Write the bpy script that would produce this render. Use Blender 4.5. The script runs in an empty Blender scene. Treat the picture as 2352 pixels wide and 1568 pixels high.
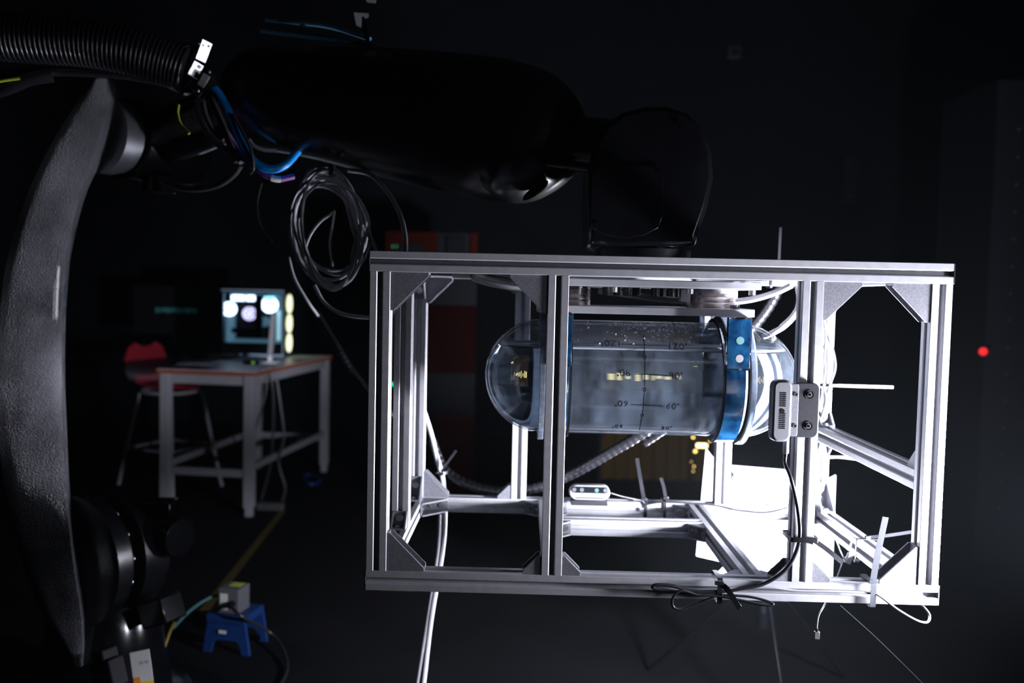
import bpy, bmesh, math, random
from mathutils import Vector, Matrix, Euler
random.seed(7)
S = bpy.context.scene
COL = S.collection
V = Vector
PI = math.pi

# ------------------------------------------------------------------ camera
CAMZ = 1.35
F_PX, YAW, PITCH, ROLL = 2020.24, 0.0132, -0.0541, -0.0226
CAM = V((0, 0, CAMZ))
MC = Matrix.Rotation(YAW, 3, 'Z') @ Matrix.Rotation(PITCH, 3, 'X') @ Matrix.Rotation(ROLL, 3, 'Y')
cam_data = bpy.data.cameras.new('camera')
cam = bpy.data.objects.new('camera', cam_data)
COL.objects.link(cam)
right, fwd, up = MC.col[0], MC.col[1], MC.col[2]
cam.matrix_world = Matrix(((right.x, up.x, -fwd.x, CAM.x), (right.y, up.y, -fwd.y, CAM.y), (right.z, up.z, -fwd.z, CAM.z), (0, 0, 0, 1)))
cam_data.sensor_width = 36
cam_data.lens = F_PX / 2352 * 36
cam_data.clip_end = 60
cam_data.clip_start = 0.05
cam_data.dof.use_dof = True
cam_data.dof.focus_distance = 1.8
cam_data.dof.aperture_fstop = 2.2
S.camera = cam

# ------------------------------------------------------------------ light, exposure
world = bpy.data.worlds.new('dark_room')
S.world = world
world.use_nodes = True
world.node_tree.nodes['Background'].inputs[0].default_value = (0.3, 0.36, 0.6, 1)
world.node_tree.nodes['Background'].inputs[1].default_value = 0.004
_vs = world.node_tree.nodes.new('ShaderNodeVolumeScatter')      # thin haze added through the room in place of the lamp's lens bloom
_vs.inputs['Color'].default_value = (0.78, 0.9, 1.0, 1)
_vs.inputs['Density'].default_value = 0.0012
_vs.inputs['Anisotropy'].default_value = 0.4
world.node_tree.links.new(_vs.outputs[0], world.node_tree.nodes['World Output'].inputs['Volume'])

def area(name, loc, target, size, power, color=(0.86, 0.88, 1.0), size_y=None, spread=None):
    l = bpy.data.lights.new(name, 'AREA')
    l.energy = power
    l.color = color
    l.size = size
    if size_y:
        l.shape = 'RECTANGLE'
        l.size_y = size_y
    if spread:
        l.spread = spread
    o = bpy.data.objects.new(name, l)
    COL.objects.link(o)
    o.location = loc
    o.rotation_euler = (V(target) - V(loc)).to_track_quat('-Z', 'Y').to_euler()
    return o

area('key_lamp', (1.18, 1.59, 0.88), (0.70, 2.44, 1.08), 0.16, 110, spread=math.radians(126))
area('side_fill', (1.9, 0.8, 1.25), (-0.5, 2.1, 1.5), 0.3, 6)  # weak unseen fill, added to brighten the robot cables and the cage's left

S.view_settings.view_transform = 'Standard'
S.view_settings.look = 'None'
S.view_settings.gamma = 1
S.view_settings.exposure = 0
S.view_settings.use_curve_mapping = False
S.cycles.use_denoising = True
S.cycles.max_bounces = 16
S.cycles.transmission_bounces = 14
S.cycles.transparent_max_bounces = 12
S.cycles.caustics_reflective = False
S.cycles.caustics_refractive = False
S.cycles.sample_clamp_indirect = 4

# ------------------------------------------------------------------ placing
def ray(px, py):
    return MC @ V(((px - 1176) / F_PX, 1.0, -(py - 784) / F_PX))

def at(px, py, Y):
    r = ray(px, py)
    return CAM + r * (Y / r.y)

def atz(px, py, Z):
    r = ray(px, py)
    return CAM + r * ((Z - CAMZ) / r.z)

def atp(px, py, p0, n):
    r = ray(px, py)
    return CAM + r * ((V(p0) - CAM).dot(n) / r.dot(n))

# ------------------------------------------------------------------ materials
def mat(name, color, rough=0.5, metal=0.0, spec=0.5, noise=0.0, nscale=30, bump=0.0, bscale=200, coat=0.0, stretch=None, bdist=0.001):
    m = bpy.data.materials.new(name)
    m.use_nodes = True
    nt = m.node_tree
    b = nt.nodes['Principled BSDF']
    b.inputs['Base Color'].default_value = (*color, 1)
    b.inputs['Roughness'].default_value = rough
    b.inputs['Metallic'].default_value = metal
    b.inputs['Specular IOR Level'].default_value = spec
    b.inputs['Coat Weight'].default_value = coat
    tc = nt.nodes.new('ShaderNodeTexCoord')
    src = tc.outputs['Object']
    if stretch:
        mp = nt.nodes.new('ShaderNodeMapping')
        mp.inputs['Scale'].default_value = stretch
        nt.links.new(src, mp.inputs['Vector'])
        src = mp.outputs['Vector']
    n = nt.nodes.new('ShaderNodeTexNoise')
    n.inputs['Scale'].default_value = nscale
    n.inputs['Detail'].default_value = 5
    nt.links.new(src, n.inputs['Vector'])
    r = nt.nodes.new('ShaderNodeMapRange')
    r.inputs['From Min'].default_value = 0.3
    r.inputs['From Max'].default_value = 0.7
    r.inputs['To Min'].default_value = 1 - noise
    r.inputs['To Max'].default_value = 1 + noise
    nt.links.new(n.outputs['Fac'], r.inputs['Value'])
    mx = nt.nodes.new('ShaderNodeVectorMath')
    mx.operation = 'MULTIPLY'
    mx.inputs[0].default_value = color
    nt.links.new(r.outputs['Result'], mx.inputs[1])
    nt.links.new(mx.outputs['Vector'], b.inputs['Base Color'])
    if bump:
        n2 = nt.nodes.new('ShaderNodeTexNoise')
        n2.inputs['Scale'].default_value = bscale
        n2.inputs['Detail'].default_value = 3
        nt.links.new(src, n2.inputs['Vector'])
        bp = nt.nodes.new('ShaderNodeBump')
        bp.inputs['Strength'].default_value = bump
        bp.inputs['Distance'].default_value = bdist
        nt.links.new(n2.outputs['Fac'], bp.inputs['Height'])
        nt.links.new(bp.outputs['Normal'], b.inputs['Normal'])
    return m

def emit(name, color, strength):
    m = bpy.data.materials.new(name)
    m.use_nodes = True
    b = m.node_tree.nodes['Principled BSDF']
    b.inputs['Base Color'].default_value = (*[c * 0.5 for c in color], 1)
    b.inputs['Emission Color'].default_value = (*color, 1)
    b.inputs['Emission Strength'].default_value = strength
    return m

def glass(name, color, ior, rough=0.0, dust=0.0, dcol=(0.75, 0.85, 1.0), dscale=14, base=0.0):
    m = bpy.data.materials.new(name)
    m.use_nodes = True
    nt = m.node_tree
    nt.nodes.remove(nt.nodes['Principled BSDF'])
    out = nt.nodes['Material Output']
    g = nt.nodes.new('ShaderNodeBsdfGlass')
    g.inputs['Color'].default_value = (*color, 1)
    g.inputs['IOR'].default_value = ior
    g.inputs['Roughness'].default_value = rough
    if not dust and not base:
        nt.links.new(g.outputs[0], out.inputs['Surface'])
        return m
    d = nt.nodes.new('ShaderNodeBsdfDiffuse')
    d.inputs['Color'].default_value = (*dcol, 1)
    t = nt.nodes.new('ShaderNodeBsdfTranslucent')
    t.inputs['Color'].default_value = (*dcol, 1)
    a = nt.nodes.new('ShaderNodeMixShader')
    nt.links.new(d.outputs[0], a.inputs[1])
    nt.links.new(t.outputs[0], a.inputs[2])
    tc = nt.nodes.new('ShaderNodeTexCoord')
    n = nt.nodes.new('ShaderNodeTexNoise')
    n.inputs['Scale'].default_value = dscale
    n.inputs['Detail'].default_value = 8
    n.inputs['Roughness'].default_value = 0.65
    nt.links.new(tc.outputs['Object'], n.inputs['Vector'])
    r = nt.nodes.new('ShaderNodeMapRange')
    r.inputs['From Min'].default_value = 0.4
    r.inputs['From Max'].default_value = 0.75
    r.inputs['To Min'].default_value = base
    r.inputs['To Max'].default_value = base + dust
    nt.links.new(n.outputs['Fac'], r.inputs['Value'])
    mx = nt.nodes.new('ShaderNodeMixShader')
    nt.links.new(r.outputs['Result'], mx.inputs[0])
    nt.links.new(g.outputs[0], mx.inputs[1])
    nt.links.new(a.outputs[0], mx.inputs[2])
    nt.links.new(mx.outputs[0], out.inputs['Surface'])
    return m

def thin_acrylic(name, dust, base, dscale, dcol=(0.75, 0.85, 1.0)):
    m = glass(name, (1, 1, 1), 1.45, dust=dust, base=base, dscale=dscale, dcol=dcol)
    nt = m.node_tree
    mix = [n for n in nt.nodes if n.type == 'MIX_SHADER' and n.outputs[0].links[0].to_node.type == 'OUTPUT_MATERIAL'][0]
    tr = nt.nodes.new('ShaderNodeBsdfTransparent')
    tr.inputs['Color'].default_value = (0.96, 0.98, 1.0, 1)
    gl = nt.nodes.new('ShaderNodeBsdfGlossy')
    gl.inputs['Roughness'].default_value = 0.03
    lw = nt.nodes.new('ShaderNodeLayerWeight')
    lw.inputs['Blend'].default_value = 0.5
    pw = nt.nodes.new('ShaderNodeMath')
    pw.operation = 'POWER'
    pw.inputs[1].default_value = 3.2
    nt.links.new(lw.outputs['Facing'], pw.inputs[0])
    mr = nt.nodes.new('ShaderNodeMapRange')
    mr.inputs['To Min'].default_value = 0.035
    mr.inputs['To Max'].default_value = 0.8
    nt.links.new(pw.outputs[0], mr.inputs['Value'])
    a = nt.nodes.new('ShaderNodeMixShader')
    nt.links.new(mr.outputs['Result'], a.inputs[0])
    nt.links.new(tr.outputs[0], a.inputs[1])
    nt.links.new(gl.outputs[0], a.inputs[2])
    nt.links.new(a.outputs[0], mix.inputs[1])
    return m

ALU = mat('anodised_aluminium', (0.62, 0.62, 0.66), 0.42, 0.45, noise=0.07, nscale=60, bump=0.05, bscale=500, bdist=0.0004)
CASTALU = mat('cast_bracket_grey', (0.25, 0.25, 0.28), 0.5, 0.4, noise=0.18, nscale=260, bump=0.25, bscale=700, bdist=0.0004)
BLACKCAP = mat('black_plastic', (0.016, 0.016, 0.02), 0.45, noise=0.1)
STEEL = mat('bright_steel', (0.7, 0.7, 0.74), 0.25, 0.9, noise=0.08, nscale=80)
PLATE = mat('milled_plate', (0.5, 0.5, 0.54), 0.38, 0.6, noise=0.07, nscale=50, bump=0.06, bscale=300, bdist=0.0004)
BRONZE = mat('turned_sensor_steel', (0.5, 0.44, 0.42), 0.27, 0.85, noise=0.12, nscale=40, stretch=(1, 1, 25))
ROBOT = mat('black_robot_paint', (0.006, 0.006, 0.008), 0.28, spec=0.35, noise=0.2, nscale=20, bump=0.05, bscale=90)
CAST = mat('black_cast_paint', (0.23, 0.23, 0.26), 0.24, spec=1.0, noise=0.55, nscale=6, coat=0.5, bump=1.0, bscale=240, bdist=0.009)
DARKROBOT = mat('matt_black_paint', (0.003, 0.003, 0.004), 0.16, spec=0.3, noise=0.2, nscale=20)
GREYRING = mat('grey_machined_ring', (0.22, 0.22, 0.24), 0.4, 0.7, noise=0.1)
RUBBER = mat('black_rubber', (0.014, 0.014, 0.016), 0.38, noise=0.2)
HOSE = mat('black_hose', (0.012, 0.012, 0.015), 0.3, spec=0.6, noise=0.1)
GREYCABLE = mat('grey_cable', (0.30, 0.30, 0.33), 0.4, noise=0.08)
WHITECABLE = mat('light_grey_cable', (0.6, 0.6, 0.64), 0.4, noise=0.05)
POSTCABLE = mat('mid_grey_cable', (0.045, 0.045, 0.05), 0.35, noise=0.08)
DARKCABLE = mat('dark_cable', (0.016, 0.016, 0.02), 0.32, noise=0.1)
CLEARTIE = mat('pale_nylon', (0.11, 0.115, 0.13), 0.3, noise=0.06)
DARKTIE = mat('dark_nylon', (0.010, 0.010, 0.013), 0.3, noise=0.08)
BLUECABLE = mat('blue_jacket', (0.0, 0.32, 0.95), 0.4, noise=0.06)
PURPLE = mat('purple_jacket', (0.32, 0.1, 0.36), 0.4, noise=0.06)
GREENY = mat('yellow_green_jacket', (0.34, 0.42, 0.03), 0.4, noise=0.06)
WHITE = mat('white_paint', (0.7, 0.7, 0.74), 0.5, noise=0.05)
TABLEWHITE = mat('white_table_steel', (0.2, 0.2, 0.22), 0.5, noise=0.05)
WOODTOP = mat('orange_edge_board', (0.2, 0.05, 0.02), 0.5, noise=0.15)
TOPGREY = mat('pale_laminate', (0.7, 0.7, 0.88), 0.4, noise=0.05)
RED = mat('red_shell', (0.2, 0.006, 0.015), 0.4, noise=0.08)
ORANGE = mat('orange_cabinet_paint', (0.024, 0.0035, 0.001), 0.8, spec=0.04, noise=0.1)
DARKPANEL = mat('dark_panel', (0.005, 0.005, 0.007), 0.6, spec=0.08, noise=0.15)
FLOORM = mat('black_floor', (0.003, 0.003, 0.004), 0.85, spec=0.1, noise=0.4, nscale=3)
WALLM = mat('black_wall', (0.004, 0.0045, 0.006), 0.9, spec=0.05, noise=0.15, nscale=2)
YELLOWTAPE = mat('yellow_tape', (0.45, 0.34, 0.03), 0.6, noise=0.2)
BLUEPLASTIC = mat('blue_plastic', (0.004, 0.026, 0.12), 0.45, noise=0.1)
BOXGREY = mat('grey_box_paint', (0.4, 0.4, 0.43), 0.4, 0.2, noise=0.06)
LABELW = mat('white_label', (0.55, 0.54, 0.54), 0.5, noise=0.03)
LABELY = mat('yellow_label', (0.75, 0.5, 0.02), 0.5, noise=0.05)
LABELO = mat('orange_label', (0.7, 0.25, 0.02), 0.5, noise=0.05)
INK = mat('black_ink', (0.003, 0.003, 0.004), 0.8, spec=0.03, noise=0.1)
REDINK = mat('red_ink', (0.4, 0.02, 0.02), 0.8, spec=0.05, noise=0.1)
GREENINK = mat('dark_green_ink', (0.015, 0.03, 0.01), 0.8, spec=0.05, noise=0.1)
CAMSILVER = mat('camera_silver', (0.5, 0.5, 0.54), 0.38, 0.5, noise=0.04)
CAMGREY = mat('camera_grey_bracket', (0.035, 0.035, 0.042), 0.55, 0.0, spec=0.2, noise=0.15, nscale=300, bump=0.2, bscale=900, bdist=0.0003)
LENSBLACK = mat('black_lens_glass', (0.008, 0.012, 0.014), 0.08, spec=0.7, noise=0.1)
CURTAIN = mat('amber_strip_curtain', (0.03, 0.018, 0.003), 0.8, spec=0.03, noise=0.2)
DROPLET_GLINT = mat('pale_droplet_and_glint', (0.85, 0.88, 0.95), 0.15, spec=0.8, noise=0.03)
PAPER = mat('pale_paper', (0.5, 0.5, 0.62), 0.7, noise=0.04)

def blue_film():
    m = mat('blue_film', (0.02, 0.16, 0.42), 0.16, spec=0.6, coat=0.4)
    nt = m.node_tree
    b = nt.nodes['Principled BSDF']
    tc = nt.nodes.new('ShaderNodeTexCoord')
    n = nt.nodes.new('ShaderNodeTexNoise')
    n.inputs['Scale'].default_value = 26
    n.inputs['Detail'].default_value = 7
    n.inputs['Distortion'].default_value = 0.6
    nt.links.new(tc.outputs['Object'], n.inputs['Vector'])
    c = nt.nodes.new('ShaderNodeValToRGB')
    c.color_ramp.elements[0].position = 0.35
    c.color_ramp.elements[0].color = (0.002, 0.018, 0.07, 1)
    c.color_ramp.elements[1].position = 0.68
    c.color_ramp.elements[1].color = (0.018, 0.12, 0.27, 1)
    nt.links.new(n.outputs['Fac'], c.inputs['Fac'])
    nt.links.new(c.outputs['Color'], b.inputs['Base Color'])
    return m
BLUEFILM = blue_film()
ACRYL = glass('clear_acrylic', (0.97, 0.985, 1.0), 1.45, 0.0, dust=0.05, base=0.006, dscale=9)
TANKGLASS = thin_acrylic('dusty_tank_acrylic', 0.15, 0.020, 15)
DOMEACRYL = thin_acrylic('dome_acrylic', 0.09, 0.014, 14)
FLANGEGLASS = glass('flange_acrylic', (0.93, 0.97, 1.0), 1.45, 0.05, dust=0.45, base=0.42, dscale=60)
WATER = glass('tank_water', (0.93, 0.97, 1.0), 1.33)
PCGLASS = glass('computer_side_glass', (0.9, 0.97, 1.0), 1.05)

# ------------------------------------------------------------------ mesh helpers
class MB:
    def __init__(s):
        s.v, s.f = [], []
    def add(s, verts, faces):
        k = len(s.v)
        s.v += [V(p) for p in verts]
        s.f += [tuple(i + k for i in f) for f in faces]
        return s
    def box(s, c, size, rot=None):
        c = V(c)
        x, y, z = [d / 2 for d in size]
        vs = [V((a * x, b * y, d * z)) for a in (-1, 1) for b in (-1, 1) for d in (-1, 1)]
        if rot is not None:
            vs = [rot @ p for p in vs]
        return s.add([c + p for p in vs], [(0, 1, 3, 2), (4, 6, 7, 5), (0, 4, 5, 1), (2, 3, 7, 6), (0, 2, 6, 4), (1, 5, 7, 3)])
    def prism(s, pts, ext):
        n = len(pts)
        pts = [V(p) for p in pts]
        ext = V(ext)
        f = [tuple(range(n))[::-1], tuple(range(n, 2 * n))]
        f += [(i, (i + 1) % n, n + (i + 1) % n, n + i) for i in range(n)]
        return s.add(pts + [p + ext for p in pts], f)
    def rings(s, rings, cap=True, closed=False):
        n = len(rings[0])
        vs = [p for r in rings for p in r]
        f = []
        m = len(rings)
        for j in range(m if closed else m - 1):
            a, b = j * n, ((j + 1) % m) * n
            f += [(a + i, a + (i + 1) % n, b + (i + 1) % n, b + i) for i in range(n)]
        if cap and not closed:
            f += [tuple(range(n))[::-1], tuple(range((m - 1) * n, m * n))]
        return s.add(vs, f)
    def tube(s, pts, r, seg=10, closed=False):
        pts = [V(p) for p in pts]
        n = len(pts)
        rf = r if callable(r) else (lambda i: r)
        def tan(i):
            if closed:
                return (pts[(i + 1) % n] - pts[i - 1]).normalized()
            return (pts[min(i + 1, n - 1)] - pts[max(i - 1, 0)]).normalized()
        t = tan(0)
        nrm = t.orthogonal().normalized()
        rs = []
        for i in range(n):
            t2 = tan(i)
            nrm = (nrm - t2 * nrm.dot(t2))
            nrm = nrm.normalized() if nrm.length > 1e-6 else t2.orthogonal().normalized()
            b = t2.cross(nrm)
            rr = rf(i)
            rs.append([pts[i] + (nrm * math.cos(2 * PI * k / seg) + b * math.sin(2 * PI * k / seg)) * rr for k in range(seg)])
        return s.rings(rs, closed=closed)
    def cyl(s, a, b, r, seg=20, r2=None):
        a, b = V(a), V(b)
        t = (b - a).normalized()
        n = t.orthogonal().normalized()
        q = t.cross(n)
        r2 = r if r2 is None else r2
        ring = lambda c, rr: [c + (n * math.cos(2 * PI * k / seg) + q * math.sin(2 * PI * k / seg)) * rr for k in range(seg)]
        return s.rings([ring(a, r), ring(b, r2)])
    def lathe(s, c, axis, prof, seg=32, closed=False, cap=True):
        """prof: list of (distance along axis, radius)"""
        c, t = V(c), V(axis).normalized()
        n = t.orthogonal().normalized()
        q = t.cross(n)
        rs = [[c + t * d + (n * math.cos(2 * PI * k / seg) + q * math.sin(2 * PI * k / seg)) * max(r, 1e-5) for k in range(seg)] for d, r in prof]
        return s.rings(rs, cap=cap, closed=closed)
    def sphere(s, c, r, seg=10, rings=6, scale=(1, 1, 1)):
        c = V(c)
        rs = []
        for j in range(rings + 1):
            a = -PI / 2 + PI * j / rings
            rr = max(math.cos(a), 1e-3)
            rs.append([c + V((math.cos(2 * PI * k / seg) * rr * r * scale[0], math.sin(2 * PI * k / seg) * rr * r * scale[1], math.sin(a) * r * scale[2])) for k in range(seg)])
        return s.rings(rs)

WLOC = {}
def tagp(o, label=None, cat=None, group=None, kind=None):
    if label: o['label'] = label
    if cat: o['category'] = cat
    if group: o['group'] = group
    if kind: o['kind'] = kind
    return o

def make(name, mb, m, parent=None, smooth=True, bevel=0, ang=35, **tags):
    me = bpy.data.meshes.new(name)
    lo = V([min(p[i] for p in mb.v) for i in range(3)])
    hi = V([max(p[i] for p in mb.v) for i in range(3)])
    c = (lo + hi) / 2
    me.from_pydata([p - c for p in mb.v], [], mb.f)
    bm = bmesh.new()
    bm.from_mesh(me)
    bmesh.ops.recalc_face_normals(bm, faces=bm.faces)
    bm.to_mesh(me)
    bm.free()
    me.materials.append(m)
    o = bpy.data.objects.new(name, me)
    COL.objects.link(o)
    if parent:
        o.parent = parent
        o.location = c - WLOC[parent.name]
    else:
        o.location = c
    WLOC[o.name] = c
    if smooth:
        for p in me.polygons:
            p.use_smooth = True
        me.set_sharp_from_angle(angle=math.radians(ang))
    if bevel:
        md = o.modifiers.new('bevel', 'BEVEL')
        md.width = bevel
        md.segments = 2
        md.limit_method = 'ANGLE'
        md.angle_limit = math.radians(40)
    return tagp(o, **tags)

def place(name, me, world_loc, parent=None, rot=None, **tags):
    o = bpy.data.objects.new(name, me)
    COL.objects.link(o)
    world_loc = V(world_loc)
    if parent:
        o.parent = parent
        o.location = world_loc - WLOC[parent.name]
    else:
        o.location = world_loc
    if rot is not None:
        o.rotation_mode = 'QUATERNION'
        o.rotation_quaternion = rot
    WLOC[o.name] = world_loc
    return tagp(o, **tags)

def thing(name, loc, label, cat, group=None):
    o = bpy.data.objects.new(name, None)
    o.empty_display_size = 0.05
    COL.objects.link(o)
    o.location = loc
    WLOC[o.name] = V(loc)
    return tagp(o, label, cat, group)

def spline(pts, n=8, closed=False):
    pts = [V(p) for p in pts]
    if len(pts) < 3 and not closed:
        return [pts[0].lerp(pts[-1], i / n) for i in range(n + 1)]
    out = []
    m = len(pts)
    for i in range(m if closed else m - 1):
        if closed:
            p0, p1, p2, p3 = pts[i - 1], pts[i], pts[(i + 1) % m], pts[(i + 2) % m]
        else:
            p1, p2 = pts[i], pts[i + 1]
            p0 = pts[i - 1] if i else p1 * 2 - p2
            p3 = pts[i + 2] if i + 2 < m else p2 * 2 - p1
        for k in range(n):
            t = k / n
            out.append(0.5 * ((2 * p1) + (p2 - p0) * t + (2 * p0 - 5 * p1 + 4 * p2 - p3) * t * t + (3 * p1 - p0 - 3 * p2 + p3) * t ** 3))
    if not closed:
        out.append(pts[-1])
    return out

def cable(name, pxs, r, m, label, cat='cable', parent=None, n=8, seg=8, **kw):
    pts = [at(*p) for p in pxs]
    return make(name, MB().tube(spline(pts, n), r, seg), m, parent, label=label, cat=cat, ang=60, **kw)

def mesh_of(mb, name, m, smooth=True):
    me = bpy.data.meshes.new(name)
    me.from_pydata(mb.v, [], mb.f)
    bm = bmesh.new(); bm.from_mesh(me)
    bmesh.ops.recalc_face_normals(bm, faces=bm.faces)
    bm.to_mesh(me); bm.free()
    me.materials.append(m)
    if smooth:
        for p in me.polygons:
            p.use_smooth = True
        me.set_sharp_from_angle(angle=math.radians(35))
    return me

def text_geo(s, size):
    cu = bpy.data.curves.new('lettering', 'FONT')
    cu.body = s
    cu.size = size
    cu.resolution_u = 2
    o = bpy.data.objects.new('lettering', cu)
    COL.objects.link(o)
    dg = bpy.context.evaluated_depsgraph_get()
    me = bpy.data.meshes.new_from_object(o.evaluated_get(dg))
    vs = [v.co.copy() for v in me.vertices]
    fs = [tuple(p.vertices) for p in me.polygons]
    bpy.data.objects.remove(o)
    bpy.data.meshes.remove(me)
    bpy.data.curves.remove(cu)
    return vs, fs

# ------------------------------------------------------------------ room
def slab(name, lo, hi, m, kind='structure'):
    lo, hi = V(lo), V(hi)
    return make(name, MB().box((lo + hi) / 2, hi - lo), m, smooth=False, kind=kind)
RX0, RX1, RY0, RY1, RH = -4.2, 4.2, -2.5, 8.2, 4.4
slab('floor', (RX0, RY0, -0.1), (RX1, RY1, 0), FLOORM)
slab('ceiling', (RX0, RY0, RH), (RX1, RY1, RH + 0.1), WALLM)
slab('wall_back', (RX0, RY1, 0), (RX1, RY1 + 0.1, RH), WALLM)
slab('wall_left', (RX0 - 0.1, RY0, 0), (RX0, RY1, RH), WALLM)
slab('wall_right', (RX1, RY0, 0), (RX1 + 0.1, RY1, RH), WALLM)
slab('wall_front', (RX0, RY0 - 0.1, 0), (RX1, RY0, RH), WALLM)

# ------------------------------------------------------------------ aluminium cage
X0, X1 = -0.302, 0.8258
Y0, Y1 = 1.7117, 2.3892
Z0, Z1 = CAMZ - 0.5933, CAMZ + 0.0776
P, h = 0.04, 0.02

def section():
    s0, s1, t, w, d, w2 = 0.0068, 0.0052, 0.0045, 0.0095, 0.0125, 0.0042
    side = [(-h + 0.0008, h), (-s0, h), (-s1, h - 0.0016), (-s1, h - t), (-w, h - t - 0.0005), (-w, h - t - 0.002), (-w2, h - d),
            (w2, h - d), (w, h - t - 0.002), (w, h - t - 0.0005), (s1, h - t), (s1, h - 0.0016), (s0, h), (h - 0.0008, h)]
    out = []
    for k in range(4):
        c, sn = [(1, 0), (0, -1), (-1, 0), (0, 1)][k]
        out += [(x * c - y * sn, x * sn + y * c) for x, y in side]
    return out
SEC = section()

cage = thing('aluminium_cage', ((X0 + X1) / 2, (Y0 + Y1) / 2, Z0), 'open box cage of slotted aluminium profile beams hanging under the black robot wrist', 'frame')

def beam(a, b, name='frame_beam'):
    a, b = V(a), V(b)
    t = (b - a).normalized()
    u = V((0, 0, 1)) if abs(t.z) < 0.5 else V((1, 0, 0))
    w = t.cross(u)
    mb = MB().rings([[p + u * x + w * y for x, y in SEC] for p in (a, b)])
    return make(name, mb, ALU, cage, ang=25)

bolt_mb = MB().cyl((0, 0, 0), (0, 0, 0.0045), 0.0062, 14).cyl((0, 0, -0.0005), (0, 0, 0.001), 0.009, 14)
BOLT = mesh_of(bolt_mb, 'bolt', STEEL)
DARKBOLT = mesh_of(bolt_mb, 'dark_bolt', DARKROBOT)
SOCK = mesh_of(MB().cyl((0, 0, 0.0046), (0, 0, 0.0049), 0.003, 6), 'bolt_socket', INK)

def bolt(p, n, parent, name='bolt', scale=1):
    o = place(name, BOLT, p, parent, V((0, 0, 1)).rotation_difference(V(n).normalized()))
    o.scale = (scale,) * 3
    return o

def gusset(c, u, v, size, width=0.036, bolts=True):
    """hollow corner bracket: c inner corner on the centre plane, u and v along its two legs"""
    c, u, v = V(c), V(u), V(v)
    w = u.cross(v).normalized()
    t, tip = 0.004, 0.007
    tri = [(0, 0), (size, 0), (size, tip), (tip, size), (0, size)]
    mb = MB()
    for sgn in (-1, 1):
        base = c + w * (sgn * width / 2 - (t if sgn > 0 else 0))
        mb.prism([base + u * x + v * y for x, y in tri], w * t)
    for a, b in ((u, v), (v, u)):
        ww = w * (width / 2 - t * 0.9)
        mb.prism([c - ww, c - ww + a * size, c + ww + a * size, c + ww], b * t)
    g = make('gusset', mb, CASTALU, cage, smooth=False, bevel=0.0006)
    if bolts:
        for a, b in ((u, v), (v, u)):
            for q in ((0.35, 0.75) if size > 0.06 else (0.6,)):
                bolt(c + a * size * q + b * t, b, g)
    return g

yf, yb = Y0 + h, Y1 - h
zb, zt = Z0 + h, Z1 - h
xl, xr = X0 + h, X1 - h
for z in (zb, zt):
    beam((X0, yf, z), (X1, yf, z))
    beam((X0, yb, z), (X1, yb, z))
    for x in (xl, xr):
        beam((x, Y0 + P, z), (x, Y1 - P, z))
for x in (xl, xr):
    for y in (yf, yb):
        beam((x, y, Z0 + P), (x, y, Z1 - P))
# end caps
for x, z, m in ((X0, zt, BLACKCAP), (X1, zt, BLACKCAP), (X0, zb, BLACKCAP), (X1, zb, CLEARTIE)):
    sgn = -1 if x == X0 else 1
    make('end_cap', MB().box((x + sgn * 0.0015, yf, z), (0.003, P, P)), m, cage, bevel=0.001)
XP2 = at(1283.5, 650, Y0).x
XP3 = at(1869, 660, Y0).x
XR1 = at(1191, 1130, Y1 - P).x
XR2 = at(1662, 1080, Y1 - P).x
XD1 = at(1237, 1165, Y1 - P).x + h
XD2 = at(1580, 1160, Y1 - P).x + h
YM = 2.045 + h
YC = 2.149 + h
for x in (XP2, XP3):
    beam((x, yf, Z0 + P), (x, yf, Z1 - P), 'upright')
for x in (XR1, XR2):
    beam((x, yb, Z0 + P), (x, yb, Z1 - P), 'upright')
beam((xl, YM, Z0 + P), (xl, YM, Z1 - P), 'upright')
zmid = (at(2101, 1080, Y0 + P).z + at(2099, 1122, Y0 + P).z) / 2
beam((xr, Y0 + P, zmid), (xr, Y1 - P, zmid), 'brace')
for x in (XD1, XD2):
    beam((x, Y0 + P, zb), (x, Y1 - P, zb), 'cross_beam')
    beam((x, Y0 + P, zt), (x, Y1 - P, zt), 'cross_beam')
beam((XD1 + h, YC, zb), (XD2 - h, YC, zb), 'cross_beam')

ux, uy, uz = V((1, 0, 0)), V((0, 1, 0)), V((0, 0, 1))
L, SM = 0.075, 0.037
gusset((X0 + P, yf, Z1 - P), ux, -uz, L)
gusset((XP2 - h, yf, Z1 - P), -ux, -uz, L)
gusset((XP3 + h, yf, Z1 - P), ux, -uz, L)
gusset((X1 - P, yf, Z1 - P), -ux, -uz, L)
gusset((X0 + P, yf, Z0 + P), ux, uz, L)
gusset((X1 - P, yf, Z0 + P), -ux, uz, L)
for x, sg in ((XP3, 1), (XP3, -1), (XP2, 1), (XP2, -1)):
    gusset((x + sg * h, yf, Z0 + P), ux * sg, uz, SM)
# rear corners
for zc, dz in ((Z0 + P, uz), (Z1 - P, -uz)):
    gusset((X0 + P, yb, zc), ux, dz, L * 0.9)
    gusset((xl, Y1 - P, zc), -uy, dz, L * 0.75)
    gusset((xr, Y1 - P, zc), -uy, dz, L * 0.9)
for zc in (zb, zt):
    gusset((X0 + P, Y1 - P, zc), ux, -uy, L * 0.9)
    gusset((X1 - P, Y1 - P, zc), -ux, -uy, SM)
gusset((xl, YM - h, Z0 + P), -uy, uz, SM)
gusset((xl, YM - h, Z1 - P), -uy, -uz, SM)
gusset((XR1 - h, yb, Z0 + P), -ux, uz, SM)
gusset((XR1 - h, yb, Z1 - P), -ux, -uz, SM)
gusset((XR2 + h, yb, Z0 + P), ux, uz, SM)
gusset((XD1 - h, Y1 - P, zb), -ux, -uy, SM)
gusset((XD1 + h, Y1 - P, zb), ux, -uy, SM)
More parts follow.
